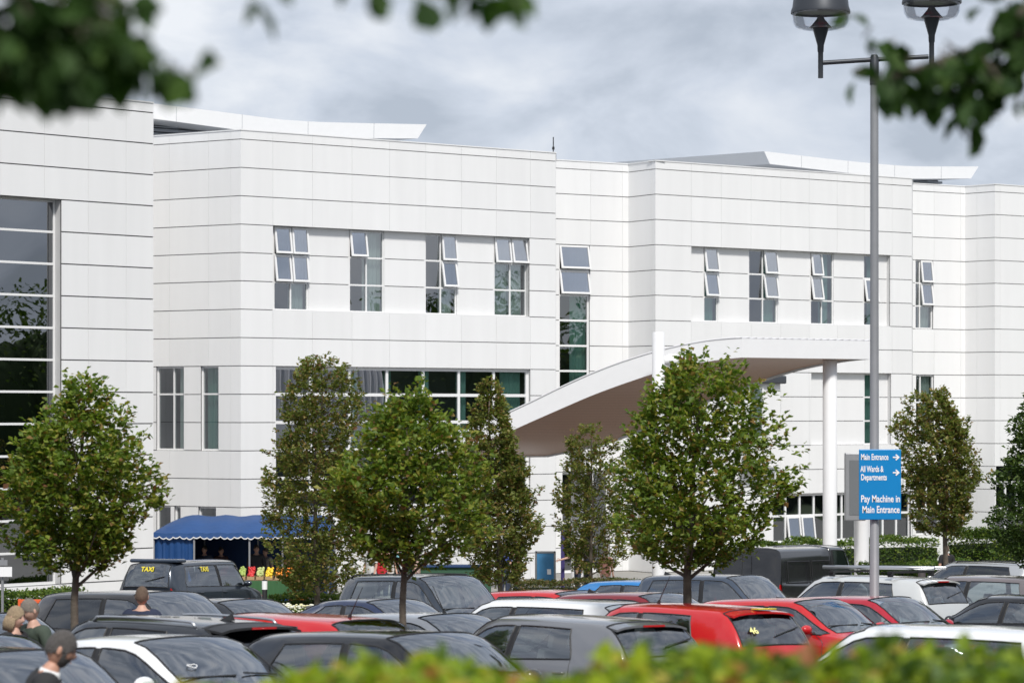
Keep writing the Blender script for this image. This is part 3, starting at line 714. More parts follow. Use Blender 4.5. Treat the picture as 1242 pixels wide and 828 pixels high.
# ------------------------------------------------------------------ hedges
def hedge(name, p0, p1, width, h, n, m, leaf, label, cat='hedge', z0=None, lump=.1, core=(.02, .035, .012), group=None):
    p0, p1 = Vector((*p0, 0)), Vector((*p1, 0)); t = (p1 - p0).normalized(); s = Vector((-t.y, t.x, 0)); L = (p1 - p0).length
    root = empty(name, ((p0.x + p1.x) / 2, (p0.y + p1.y) / 2, gz((p0.y + p1.y) / 2)), label=label, cat=cat, group=group); root['_w'] = 1
    rs = random.Random(int(n + L * 10)); P = []; D = []
    for i in range(n):
        f = rs.random() * L; w_ = rs.uniform(-1, 1) * width / 2; hh = h * (1 + lump * noise.noise(Vector((f * 1.1 + p0.x, 3, 1))) * 2)
        r = rs.random()
        if r < .45: zz = hh - abs(rs.gauss(0, .05)) + max(0, rs.gauss(0, .03)); 
        else: zz = rs.random() * hh; w_ = (1 if rs.random() < .35 else -1) * width / 2 + rs.gauss(0, .04)
        q = p0 + t * f + s * w_; P.append((q.x, q.y, (gz(q.y) if z0 is None else z0) + zz))
    for i in range(int(n * width / L * .8)):
        q = p0 + t * (rs.gauss(0, .03) if i % 2 else L + rs.gauss(0, .03)) + s * rs.uniform(-width / 2, width / 2); P.append((q.x, q.y, (gz(q.y) if z0 is None else z0) + rs.random() * h))
    o = leafobj('foliage', np.array(P), leaf, m, None); o.parent = root; o.matrix_parent_inverse = Matrix.Translation(-root.location)
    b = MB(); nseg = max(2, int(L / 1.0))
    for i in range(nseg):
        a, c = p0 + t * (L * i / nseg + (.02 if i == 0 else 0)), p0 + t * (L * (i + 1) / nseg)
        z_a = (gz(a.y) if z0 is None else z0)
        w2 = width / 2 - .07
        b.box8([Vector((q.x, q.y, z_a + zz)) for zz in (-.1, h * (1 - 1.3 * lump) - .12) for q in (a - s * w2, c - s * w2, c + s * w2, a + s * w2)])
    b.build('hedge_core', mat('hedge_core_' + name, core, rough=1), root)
    return root
hp = lambda px, Y: (onground(px, Y).x, Y)
hedge('hedge', hp(628, 84), hp(775, 85.5), 1.0, .80, 6500, LEAF_HB, .07, 'low brownish clipped hedge in front of the entrance doors')
hedge('hedge', hp(335, 80.0), hp(440, 81.5), .9, .55, 4800, LEAF_HG, .07, 'low green clipped hedge at the foot of the tree by the stall')
hedge('hedge', hp(900, 97), hp(1125, 101), 1.2, 1.45, 11000, LEAF_HG, .09, 'long green hedge under the ground floor windows, behind the black van')
hedge('hedge', hp(1050, 88), hp(1172, 89.5), 1.0, 1.15, 7000, LEAF_HG, .08, 'lower trimmed hedge behind the dark bollards on the right')
hedge('hedge', hp(1175, 91), hp(1262, 94), 1.6, 2.0, 12000, LEAF_HG, .09, 'taller hedge block right of the bronze-green tree')
hedge('hedge', hp(-10, 75.5), hp(88, 78), 1.0, .75, 4500, LEAF_HG, .08, 'green hedge under the tall banded window, left edge')
# flowers
def flowerbed(px0, px1, Y, label, cols):
    root = empty('flower_bed', onground((px0 + px1) / 2, Y), label=label, cat='flower bed', kind='stuff')
    rs = random.Random(int(px0)); b = MB(); gP = []
    x0, x1 = onground(px0, Y).x - root.location.x, onground(px1, Y).x - root.location.x
    for i in range(260):
        x = rs.uniform(x0, x1); y = rs.uniform(-.5, .5); z = rs.uniform(.18, .42)
        b.cur = rs.randrange(len(cols)); b.sphere((x, y, z), rs.uniform(.035, .06), 6, 4, (1, 1, .6))
    for i in range(1200): gP.append((rs.uniform(x0, x1), rs.uniform(-.5, .5), rs.uniform(.02, .34)))
    b.build('blossom', cols, root); leafobj('foliage', np.array(gP), .09, LEAF_HG, root)
M_fw = mat('white_petal', (.72, .72, .62), rough=.8); M_fp = mat('pink_petal', (.62, .3, .3), rough=.8); M_fy = mat('cream_petal', (.66, .62, .36), rough=.8)
flowerbed(318, 384, 76.5, 'bed of white and cream flowers in front of the fruit stall', [M_fw, M_fw, M_fy])

# near hedge, out of focus
def near_hedge():
    rs = random.Random(42)
    tops = [(-260, 870), (-40, 860), (60, 850), (150, 838), (220, 815), (300, 822), (360, 806), (430, 775), (470, 790), (540, 782), (620, 800), (700, 806), (760, 775), (800, 786), (860, 770), (930, 776), (1000, 784), (1060, 782), (1100, 752), (1140, 785), (1185, 770), (1242, 783), (1500, 775)]
    root = empty('front_hedge', onground(621, 6.2), label='out-of-focus lime green hedge along the bottom of the view', cat='hedge'); root['_w'] = 1
    P = []; Q = []
    for i in range(15000):
        px = rs.uniform(-250, 1500); Y = rs.uniform(5.7, 6.9)
        ty = np.interp(px, [a for a, _ in tops], [c for _, c in tops]) + 21 + 9 * noise.noise(Vector((px * .03, Y * 2, 0)))
        p = at(px, ty, 6.2); X = (px - CX) / FPX * 6.2
        dep = abs(rs.gauss(0, .11)) if rs.random() < .6 else rs.random() * 1.2
        z = p.z - dep - .06 * (abs(Y - 6.2) / .6) ** 2
        if z < gz(Y): continue
        (Q if (rs.random() < np.interp(px, [0, 700, 850, 1242], [0.02, .12, .45, .62])) else P).append((X, Y, z))
    for nme, pp, m in (('foliage', P, LEAF_Y), ('foliage', Q, LEAF_HG)):
        o = leafobj(nme, np.array(pp), .048, m, None, shape='oval', up=.15); o.parent = root; o.matrix_parent_inverse = Matrix.Translation(-root.location)
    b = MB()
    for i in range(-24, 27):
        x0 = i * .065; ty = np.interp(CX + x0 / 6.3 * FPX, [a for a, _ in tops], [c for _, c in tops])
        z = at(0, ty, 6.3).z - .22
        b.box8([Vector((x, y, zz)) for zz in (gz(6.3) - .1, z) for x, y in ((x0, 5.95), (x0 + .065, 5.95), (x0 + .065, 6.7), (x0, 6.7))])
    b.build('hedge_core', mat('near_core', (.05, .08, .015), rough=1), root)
near_hedge()
# overhanging trees above the viewpoint
def overhang(name, trunkxy, limbs, clusters, leaf, label, m=LEAF_O, seed=1):
    base = Vector((trunkxy[0], trunkxy[1], gz(trunkxy[1]))); t = empty(name, base, label=label, cat='tree'); rs = random.Random(seed)
    b = MB(); b.tube([(0, 0, -.1), (.03, .02, 1.2), (-.02, .05, 2.4), (.02, 0, 3.6), (0, .05, 4.8)], [.16, .13, .11, .08, .03], 10)
    P = []; Dd = []
    for pts, r in limbs:
        q = [Vector(p) - base for p in pts]; b.tube(q, [r * (1 - .7 * i / (len(q) - 1)) for i in range(len(q))], 6)
    b.build('trunk', M_bark, t, smooth=True)
    tw = MB()
    for (px, py, Y, rad, n) in clusters:
        n = max(2, int(n * .72))
        c = at(px, py, Y) - base; rr = rad / FPX * Y
        for i in range(n):
            d = Vector((rs.gauss(0, 1), rs.gauss(0, .9), rs.gauss(0, 1))).normalized() * rr * rs.random() ** .6
            P.append(c + d); Dd.append(Vector((0, 0, -.6)) + d.normalized() * .5)
        for i in range(max(1, n // 6)):
            d = Vector((rs.gauss(0, 1), rs.gauss(0, 1), rs.gauss(0, 1))).normalized() * rr * .8
            tw.tube([c + Vector((rs.uniform(-.02, .02), 0, rr * .9)), c + d], .003, 4)
    # crown above, out of frame
    for i in range(1800):
        d = Vector((rs.gauss(0, 1), rs.gauss(0, 1), rs.gauss(0, .7))).normalized() * 1.5 * rs.random() ** .4
        q = Vector((0, 0, 4.6)) + d
        w_ = q + base
        if w_.y > 1 and abs(w_.x) / w_.y < .19 and (w_.z - CAMZ) / w_.y < .155: continue
        P.append(q); Dd.append(Vector((0, 0, -.5)))
    tw.build('twig', M_bark, t)
    leafobj('crown', np.array(P), leaf, m, t, dirs=np.array(Dd), shape='oval', up=.1)
cl = [(20, 20, 4.6, 66, 50), (80, 30, 4.7, 62, 50), (60, 72, 4.6, 34, 16), (118, 25, 4.6, 42, 26), (112, 60, 4.6, 34, 26), (10, 50, 4.6, 50, 40), (70, 60, 4.6, 40, 30), (145, 12, 4.65, 22, 12), (140, 62, 4.65, 22, 10), (200, 84, 4.7, 12, 5), (215, 86, 4.7, 9, 3), (165, 70, 4.7, 14, 5), (5, 90, 4.6, 26, 8), (150, 55, 4.7, 26, 8), (185, 78, 4.7, 18, 4), (238, 92, 4.6, 9, 2), (75, 108, 4.6, 12, 3), (-40, 40, 4.6, 60, 30), (130, 90, 4.7, 16, 3),
      (305, -3, 4.8, 9, 2), (520, -26, 4.8, 22, 7), (590, -8, 4.8, 15, 5), (470, -30, 4.8, 18, 5), (560, -6, 4.8, 14, 4), (600, 2, 4.8, 14, 5), (628, 6, 4.8, 8, 3), (500, -12, 4.8, 16, 5), (445, -14, 4.8, 12, 4), (170, 20, 4.65, 10, 3), (330, -14, 4.8, 16, 4), (400, -44, 4.8, 18, 4)]
overhang('overhanging_tree', (-1.75, 4.6), [([(-1.75, 4.6, 6.4), (-1.4, 4.6, 6.0), (-1.0, 4.62, 5.75), (-.78, 4.62, 5.66)], .03), ([(-1.75, 4.6, 6.6), (-.9, 4.7, 5.95), (-.4, 4.8, 5.86), (-.08, 4.8, 5.75)], .02)], cl, .062,
         'blurred dark leafy branches hanging in at the upper left corner', seed=2)
cl = [(1190, 100, 7.1, 38, 34), (1150, 90, 7.15, 36, 30), (1225, 70, 7.2, 40, 34), (1095, 92, 7.2, 24, 14), (1178, 150, 7.2, 12, 6), (1190, 90, 7.2, 34, 22), (1150, 75, 7.2, 28, 16), (1110, 85, 7.2, 24, 12), (1075, 100, 7.2, 20, 9), (1040, 95, 7.2, 12, 4), (1050, 42, 7.2, 10, 3), (1085, 60, 7.2, 14, 5), (1225, 60, 7.2, 34, 22), (1240, 20, 7.2, 34, 22), (1215, 20, 7.2, 22, 9), (1170, 140, 7.2, 12, 5), (1185, 125, 7.2, 14, 6), (1175, 165, 7.2, 7, 2), (1240, 120, 7.2, 18, 7), (1198, 5, 7.2, 18, 6), (1030, 20, 7.2, 7, 2), (1270, 70, 7.2, 40, 26), (1130, 108, 7.2, 14, 5)]
overhang('overhanging_tree', (2.35, 7.2), [([(2.35, 7.2, 6.9), (1.75, 7.2, 6.2), (1.3, 7.2, 5.95), (.9, 7.2, 5.82)], .03), ([(2.35, 7.2, 7.2), (1.6, 7.2, 6.4), (1.15, 7.2, 5.85), (1.13, 7.2, 5.70)], .02)], cl, .068,
         'dark leafy twigs hanging in front of the lamp at the upper right corner', seed=6)
# ------------------------------------------------------------------ cars
def pchip_refine(P, sub):
    """P (n,m,3) -> refine along axis 0 by monotone cubic"""
    n = P.shape[0]; out_ = []
    h = np.maximum(np.linalg.norm(P[1:] - P[:-1], axis=2).mean(axis=1), .02)
    d = (P[1:] - P[:-1]) / h[:, None, None]
    m = np.zeros_like(P)
    for i in range(1, n - 1):
        w1 = 2 * h[i] + h[i - 1]; w2 = h[i] + 2 * h[i - 1]
        a, b_ = d[i - 1], d[i]; ok = (a * b_) > 0
        with np.errstate(divide='ignore', invalid='ignore'):
            mm = (w1 + w2) / (w1 / a + w2 / b_)
        m[i] = np.where(ok, np.nan_to_num(mm), 0)
    m[0] = d[0]; m[-1] = d[-1]
    for i in range(n - 1):
        for k in range(sub):
            t = k / sub; hh = h[i]
            out_.append((2 * t**3 - 3 * t**2 + 1) * P[i] + (t**3 - 2 * t**2 + t) * hh * m[i] + (-2 * t**3 + 3 * t**2) * P[i + 1] + (t**3 - t**2) * hh * m[i + 1])
    out_.append(P[-1]); return np.array(out_)
TYPES = {
 # L, W, H, belt, bonnet z, cowl x, header x, C x (rear side glass end, belt), rear header x, glass base x, glass base z, deck
 'hatch':  dict(L=4.25, W=1.78, H=1.47, belt=.96, bz=.86, cowl=.95, head=.15, cx=-1.30, rh=-1.62, gx=-2.00, gzz=1.02),
 'small':  dict(L=3.85, W=1.70, H=1.46, belt=.97, bz=.90, cowl=.95, head=.22, cx=-1.10, rh=-1.42, gx=-1.80, gzz=1.02),
 'saloon': dict(L=4.60, W=1.80, H=1.43, belt=.95, bz=.86, cowl=.98, head=.12, cx=-1.15, rh=-1.00, gx=-1.72, gzz=1.06),
 'estate': dict(L=4.65, W=1.80, H=1.48, belt=.97, bz=.88, cowl=1.05, head=.25, cx=-1.75, rh=-1.92, gx=-2.18, gzz=1.03),
 'suv':    dict(L=4.50, W=1.86, H=1.68, belt=1.10, bz=1.04, cowl=.98, head=.22, cx=-1.50, rh=-1.80, gx=-2.10, gzz=1.18),
 'mpv':    dict(L=4.40, W=1.80, H=1.62, belt=1.03, bz=.96, cowl=1.15, head=.25, cx=-1.55, rh=-1.80, gx=-2.06, gzz=1.10),
 'taxi':   dict(L=4.60, W=1.80, H=1.84, belt=1.10, bz=1.02, cowl=1.10, head=.62, cx=-1.75, rh=-1.98, gx=-2.20, gzz=1.12),
 'van':    dict(L=4.90, W=1.95, H=1.96, belt=1.20, bz=1.10, cowl=1.75, head=1.05, cx=.10, rh=-2.36, gx=-2.42, gzz=1.20),
 'coupe':  dict(L=4.40, W=1.80, H=1.40, belt=.94, bz=.84, cowl=.85, head=.05, cx=-1.25, rh=-1.25, gx=-1.95, gzz=1.02),
}
def car_grid(T):
    L, W, H = T['L'] / 2, T['W'] / 2, T['H']; bl = T['belt']; bz = T['bz']; gx, gz_ = T['gx'], T['gzz']
    boxy = T['H'] > 1.75
    tum = .78 if not boxy else .90            # roof edge narrower than belt
    wt, we = W * tum * .98, W * tum * .88
    def st(xl, xb, xt, y, z, xc=None):
        # y,z for the 8 half points; x: lower xl (0-2), belt xb (3), top xt (4..7) bowed to xc at centre
        xc = xt if xc is None else xc
        X = [xl, xl, xl, xb, xt, xt + (xc - xt) * .35, xt + (xc - xt) * .8, xc]
        return [[X[i], y[i], z[i]] for i in range(8)]
    S = []
    nz = bz - .18
    S.append(st(L - .12, L - .12, L - .10, [W*.80, W*.84, W*.80, W*.76, W*.6, W*.44, W*.22, 0], [.22, .40, nz - .10, nz - .04, nz - .01, nz, nz + .01, nz + .01], L + .0))   # 0 nose
    S.append(st(L - .38, L - .36, L - .34, [W*.95, W*.97, W*.93, W*.87, W*.70, W*.5, W*.25, 0], [.20, .45, nz + .02, bz - .08, bz - .04, bz - .03, bz - .02, bz - .015], L - .20))  # 1
    c = T['cowl']
    S.append(st(c + .1, c - .10, c + .0, [W*.98, W, W*.96, W*.92, W*.84, W*.74, W*.40, 0], [.20, .5, bl - .14, bl - .02, bl + .005, bl + .01, bl + .03, bl + .04], c + .22))  # 2 cowl
    h = T['head']
    S.append(st(h + .1, h + .25, h - .02, [W*.98, W, W*.97, W*.93, wt, we, W*tum*.5, 0], [.19, .5, bl - .13, bl, H - .13, H - .055, H - .018, H - .006], h + .16))   # 3 header
    mb = -.18 if not boxy else (h - .62)
    S.append(st(mb, mb, mb - .05, [W*.98, W, W*.975, W*.94, wt * 1.01, we * 1.01, W*tum*.5, 0], [.19, .5, bl - .12, bl + .01, H - .115, H - .045, H - .006, H], mb - .05))  # 4
    S.append(st(mb - .09, mb - .09, mb - .14, [W*.98, W, W*.975, W*.94, wt * 1.01, we * 1.01, W*tum*.5, 0], [.19, .5, bl - .12, bl + .012, H - .115, H - .045, H - .006, H], mb - .14))  # 5
    cx = T['cx'] if T['cx'] < mb - .3 else mb - .4
    rh = T['rh']
    sal = rh > cx
    ux = min(cx + .14, cx + .22) if not sal else cx + .35
    if sal: ux = rh + .25
    S.append(st(cx, cx, ux, [W*.97, W*.99, W*.965, W*.92, wt * .98, we * .98, W*tum*.5, 0], [.20, .5, bl - .10, bl + .035, H - .14, H - .065, H - .03, H - .025], ux))  # 6
    rb = min(cx - .12, rh - .10) if not sal else cx - .15
    if boxy: S.append(st(rb, rb, rh, [W*.97, W*.98, W*.97, W*.95, wt * .98, we * .96, W*tum*.5, 0], [.22, .5, bl - .08, bl + .05, H - .15, H - .07, H - .035, H - .03], rh - .02))
    else: S.append(st(rb, rb, rh, [W*.95, W*.97, W*.93, W*.88, wt * .93, we * .92, W*tum*.48, 0], [.22, .5, bl - .08, bl + .04, H - .19, H - .105, H - .065, H - .055], rh - .04))  # 7
    k = .80 if not boxy else .95
    S.append(st(gx + .06, gx + .04, gx, [W*.88, W*.90, W*k, W*k*.97, W*k*.93, W*k*.86, W*.42, 0], [.26, .5, gz_ - .16, gz_ - .05, gz_ - .01, gz_, gz_ + .01, gz_ + .015], gx - .05))  # 8
    if sal: S.append(st(-L + .12, -L + .10, -L + .06, [W*.85, W*.88, W*.86, W*.82, W*.74, W*.6, W*.34, 0], [.26, .5, gz_ - .16, gz_ - .06, gz_ - .02, gz_ - .01, gz_, gz_], -L))
    S.append(st(-L + .10, -L + .08, -L + .05, [W*.84, W*.87, W*.84, W*.80, W*.72, W*.58, W*.32, 0], [.30, .5, .68, .74, .76, .77, .78, .78], -L))  # 9
    return np.array(S), sal
def car(kind, colname, px, roof_y, right, label, Y=None, priv=False, rails=False, spoiler=False, ant=False, fin=False, group='cars parked in the car park', yaw=0, seatm=None, cat='car', name='parked_car', mir=True, extra=None, dH=0, wip=True, dx=0, L_=None):
    T = dict(TYPES[kind]); T['H'] += dH
    Y = Y or solveY(roof_y, T['H'])
    loc = onground(px, Y)
    root = empty(name, loc, label=label, cat=cat, group=group)
    ang = R(-42 + yaw) if right else R(138 + yaw)
    if L_: T['L'] = L_
    slope = (gz(Y + 1.5) - gz(Y - 1.5)) / 3
    nrm = Vector((0, -slope, 1)).normalized(); xf = Vector((math.cos(ang), math.sin(ang), 0)); xf = (xf - nrm * xf.dot(nrm)).normalized(); yf = nrm.cross(xf)
    root.rotation_euler = Matrix((xf, yf, nrm)).transposed().to_euler()
    paint = MATS[colname]
    half, sal = car_grid(T)
    full = np.concatenate([half, half[:, -2::-1] * np.array([1, -1, 1])], axis=1)      # 15 points
    SV = 4; SU = 5
    G = pchip_refine(full.transpose(1, 0, 2), SV).transpose(1, 0, 2); G = pchip_refine(G, SU)
    nu, nv = G.shape[:2]; nst = full.shape[0]
    def stc(i): return i * SU
    def pt(j): return j * SV
    van = kind == 'van'
    reg = {}   # (i,j) -> region
    last = nst - 1
    regs = {'windscreen': [(2, 3, 5, 9)], 'rear_window': [(7, 8, 5, 9)], 'side_window': [(2, 4, 3, 4), (2, 4, 10, 11), (5, 6, 3, 4), (5, 6, 10, 11)],
            'pillar': [(4, 5, 3, 4), (4, 5, 10, 11)], 'tail_light': [(last - 1, last, 2, 4), (last - 1, last, 10, 12)] if True else [], 'headlight': [(0, 1, 2, 4), (0, 1, 10, 12)]}
    if van: regs['side_window'] = regs['side_window'][:2]; regs['rear_window'] = []
    if kind == 'taxi': pass
    taken = np.full((nu - 1, nv - 1), '', dtype=object)
    items = []
    for nme, lst in regs.items():
        for (a, b_, c, d) in lst:
            items.append((nme, a, b_, c, d)); taken[stc(a):stc(b_), pt(c):pt(d)] = nme
    V = G.reshape(-1, 3)
    B = MB(); idx = lambda i, j: i * nv + j
    B.v = [tuple(p) for p in V]
    for i in range(nu - 1):
        for j in range(nv - 1):
            if not taken[i, j]: B.f.append([idx(i, j), idx(i + 1, j), idx(i + 1, j + 1), idx(i, j + 1)]); B.m.append(0)
    B.f.append([idx(0, j) for j in range(nv)]); B.m.append(0); B.f.append([idx(nu - 1, j) for j in range(nv)][::-1]); B.m.append(0)
    body = B.build('body', paint, root, smooth='auto')
    trim = MB()
    side_m = M_carglassd if priv else M_carglass
    for (nme, a, b_, c, d) in items:
        i0, i1, j0, j1 = stc(a), stc(b_), pt(c), pt(d); g = G[i0:i1 + 1, j0:j1 + 1]; m = MB(); ni, nj = g.shape[:2]
        m.v = [tuple(p) for p in g.reshape(-1, 3)]
        for i in range(ni - 1):
            for j in range(nj - 1): m.f.append([i * nj + j, (i + 1) * nj + j, (i + 1) * nj + j + 1, i * nj + j + 1]); m.m.append(0)
        mt = {'windscreen': M_screen, 'rear_window': side_m, 'side_window': side_m if a == 5 else M_carglass, 'pillar': M_black, 'tail_light': M_redl, 'headlight': M_headl}[nme]
        po = m.build(nme, mt, root, smooth=True)
        if nme in ('windscreen', 'rear_window', 'side_window'):
            loop = [g[i, 0] for i in range(ni)] + [g[-1, j] for j in range(1, nj)] + [g[i, -1] for i in range(ni - 2, -1, -1)] + [g[0, j] for j in range(nj - 2, 0, -1)]
            loop.append(loop[0]); lp = [loop[0]]
            for q in loop[1:]:
                if np.linalg.norm(q - lp[-1]) > .012: lp.append(q)
            tb = MB(); tb.tube([Vector(q) for q in lp], .011, 5, cap=False); tb.build('seal', M_black, po)
    # door gaps and handles
    dg = MB()
    for (ss, j0, j1) in ((2.35, 0, 3), (4.5, 0, 3), (6.0, 0, 3)):
        for mir_ in (0, 1):
            js = range(pt(j0) + 1, pt(j1) + 1); i = int(ss * SU)
            pl = [Vector(G[i, (nv - 1 - j) if mir_ else j]) for j in js]; dg.tube(pl, .005, 4)
    dg.build('door_gap', M_black, root)
    L, W, H = T['L'] / 2, T['W'] / 2, T['H']
    hd = MB()
    for sx in (.05, -1.0):
        for sg in (-1, 1): hd.box((sx - .15, sg * (W * .985), T['belt'] - .12), (.17, .03, .03))
    hd.build('door_handle', paint if not van else M_black, root, bevel=.008)
    # underbody and cabin
    cb = MB(); cb.box((0, 0, .30), (T['L'] - .5, T['W'] - .22, .22)); cb.box((T['cowl'] - .02, 0, T['belt'] - .22), (.5, T['W'] - .3, .34)); cb.box((-L + .35, 0, .6), (.35, T['W'] - .4, .4))
    cb.build('cabin_floor', M_black, root, bevel=.04)
    da = MB(); da.box((T['cowl'] - .22, 0, T['belt'] - .03), (.42, T['W'] - .36, .10)); da.build('dashboard', mat('dash_grey', (.07, .07, .075), rough=.7), root, bevel=.03)
    sm = seatm or M_seat
    def seat(x, y, w_):
        s = MB(); Mx = Matrix.Translation((x, y, .38)) @ Matrix.Rotation(0, 4, 'Y')
        s.box((.05, 0, .10), (.48, w_, .16), Mx)
        Mb = Matrix.Translation((x - .22, y, .46)) @ Matrix.Rotation(R(-14), 4, 'Y'); s.box((0, 0, .33), (.12, w_, .62), Mb)
        for yy in ([0] if w_ < .8 else [-.42, .42]): s.box((-.0, yy, .74), (.09, .24, .17), Mb); s.box((0, yy, .62), (.03, .10, .12), Mb)
        s.build('seat', sm, root, bevel=.035)
    dz = T['H'] - 1.47
    zoff = dz * .6
    seat(h_ := T['head'] - .35, .36, .48); seat(h_, -.36, .48)
    if not van: seat(max(T['cx'] + .25, -1.15), 0, 1.2)
    sw = MB(); c = Vector((T['head'] + .18, -.36, T['belt'] - .02)); rr = .18; pts = []
    for k in range(17):
        a = 2 * math.pi * k / 16; pts.append(c + Vector((math.sin(a) * rr * .4, math.cos(a) * rr, math.sin(a) * rr * .92)))
    sw.tube(pts, .014, 5, cap=False); sw.tube([c, c + Vector((.2, 0, -.08))], .03, 6); sw.build('steering_wheel', M_black, root)
    rm = MB(); rm.box((T['head'] + .13, 0, H - .16), (.04, .24, .07)); rm.build('rear_view_mirror', M_black, root, bevel=.01)
    # wheels
    wr = .32 if H < 1.6 else .36
    for sx in (L - .82, -L + .80):
        for sg in (-1, 1):
            a = MB(); Mw = Matrix.Translation((sx, sg * (W - .085), wr)) @ Matrix.Rotation(R(90), 4, 'X')
            a.lathe((0, 0, 0), [(wr * .62, -.10), (wr * .93, -.105), (wr, -.06), (wr, .06), (wr * .93, .105), (wr * .62, .10)], 28, Mw)
            wo = a.build('wheel', M_rubber, root, smooth='auto')
            r_ = MB(); r_.lathe((0, 0, 0), [(wr * .62, -.102), (wr * .58, -.06), (.001, -.06)], 20, Mw); r_.lathe((0, 0, 0), [(wr * .62, .102), (wr * .58, .06), (.001, .06)], 20, Mw)
            for k in range(5):
                an = 2 * math.pi * k / 5; 
                for zz in (-.08, .08): r_.tube([Mw @ Vector((0, 0, zz)), Mw @ Vector((math.cos(an) * wr * .58, math.sin(an) * wr * .58, zz))], .022, 5)
            r_.build('rim', M_alloy, wo, smooth='auto')
            ar = MB(); Ma = Matrix.Translation((sx, sg * (W - .02), wr + .02)) @ Matrix.Rotation(R(90), 4, 'X')
            ar.lathe((0, 0, 0), [(wr + .06, -.025), (wr + .06, .025), (.001, .025 * (-sg))], 28, Ma); ar.build('wheel_arch', M_black, root, smooth='auto')
    if mir:
        for sg in (-1, 1):
            mm = MB(); q = (T['cowl'] - .28, sg * (W + .06), T['belt'] + .06); mm.sphere(q, .1, 12, 8, (.75, 1.15, .72)); mm.tube([(q[0], sg * (W * .93), T['belt'] - .0), q], .03, 6)
            mm.build('door_mirror', paint, root, smooth=True)
    # plates, wipers
    pl = MB(); pl.box((-L - .012, 0, .60), (.012, .5, .11)); pl.build('number_plate', mat('yellow_plate', (.75, .55, .05), rough=.5), root)
    pl = MB(); pl.box((L + .01, 0, .42), (.012, .5, .11)); pl.build('number_plate', mat('white_plate', (.7, .7, .68), rough=.5), root)
    wp = MB()
    gq = lambda i, j: Vector(G[int(i), int(j)]) + Vector((0, 0, .012))
    ii = stc(2) + 1
    wp.tube([gq(ii, pt(5) + 2) + Vector((.0, 0, .01)), gq(ii, pt(7)) + Vector((.0, 0, .02))], .009, 4); wp.tube([gq(ii, pt(7) + 1), gq(ii, pt(9)) + Vector((0, 0, .02))], .009, 4)
    if wip and not van and not sal: wp.tube([Vector(G[stc(8) - 1, pt(7)]) + Vector((-.02, 0, .01)), Vector(G[stc(8) - 2, pt(8) + 2]) + Vector((-.025, 0, .01))], .011, 4)
    wp.build('wiper', M_black, root)
    if rails:
        for sg in (-1, 1):
            j = pt(5) if sg > 0 else nv - 1 - pt(5); q = [Vector(G[i, j]) + Vector((0, 0, .045)) for i in range(stc(3) + 2, stc(7) - 1)]
            q = [q[0] - Vector((-.06, 0, .05))] + q + [q[-1] - Vector((.06, 0, .05))]
            r_ = MB(); r_.tube(q, .016, 6); r_.build('roof_rail', M_black if rails == 'black' else M_alloy, root, smooth=True)
    if spoiler:
        s = MB(); e0 = Vector(G[stc(7), pt(7)]); n_ = 9; vs = []
        for k in range(n_):
            j = pt(5) + (pt(9) - pt(5)) * k // (n_ - 1); p = Vector(G[stc(7), j])
            ln = .17 if spoiler is not 'big' else .26
            vs += [p + Vector((.06, 0, .012)), p + Vector((-ln, 0, -.03)), p + Vector((-ln, 0, -.055)), p + Vector((.0, 0, -.02))]
        fs = []
        for k in range(n_ - 1):
            for q in range(4): fs.append((4 * k + q, 4 * k + (q + 1) % 4, 4 * k + 4 + (q + 1) % 4, 4 * k + 4 + q))
        fs += [(3, 2, 1, 0), (4 * n_ - 4, 4 * n_ - 3, 4 * n_ - 2, 4 * n_ - 1)]
        s.add(vs, fs); sp = s.build('spoiler', M_black if spoiler == 'big' else paint, root, smooth='auto')
        bl_ = MB(); p = Vector(G[stc(7), pt(7)]); bl_.box((p.x - (.175 if spoiler is not 'big' else .265), 0, p.z - .045), (.012, .34, .022)); bl_.build('brake_light', M_redl, sp)
    if ant:
        a = MB(); p = Vector(G[(stc(7) - 3) if ant != 'front' else stc(3) + 2, pt(7)]); a.tube([p, p + Vector((-.22, 0, .36))], [.008, .004], 5); a.tube([p - Vector((0, 0, .01)), p + Vector((-.02, 0, .04))], [.03, .015], 8)
        a.build('antenna', M_black, root)
    if fin:
        a = MB(); p = Vector(G[stc(6) + 2, pt(7)]); a.add([p + Vector(q) for q in ((.10, .03, 0), (-.09, .03, 0), (-.09, -.03, 0), (.10, -.03, 0), (-.075, .006, .075), (-.075, -.006, .075))], [(0, 1, 4), (3, 5, 2), (1, 2, 5, 4), (0, 4, 5, 3)])
        a.build('antenna', M_black, root)
    if extra: extra(root, T, G, stc, pt, nv)
    return root
def paint(name, col, metal=.0, rough=.24): return mat(name, col, rough=rough, metal=metal, spec=.35, coat=.9, var=.05, vscale=2.5)
paint('paint_black', (.006, .006, .008)); paint('paint_white', (.74, .75, .76)); paint('paint_red', (.50, .012, .015)); paint('paint_grey', (.20, .205, .22), .4)
paint('paint_darkgrey', (.03, .033, .04), .4); paint('paint_silver', (.48, .49, .50), .6); paint('paint_bluegrey', (.06, .08, .115), .45); paint('paint_navy', (.018, .03, .08), .3)
paint('paint_maroon', (.22, .012, .02), .3); paint('paint_blue', (.015, .20, .52), .2); paint('paint_mauve', (.22, .19, .19), .5); paint('paint_brown', (.028, .024, .023), .4); paint('paint_crimson', (.42, .012, .03), .2)
paint('paint_pale', (.60, .61, .60), .3)
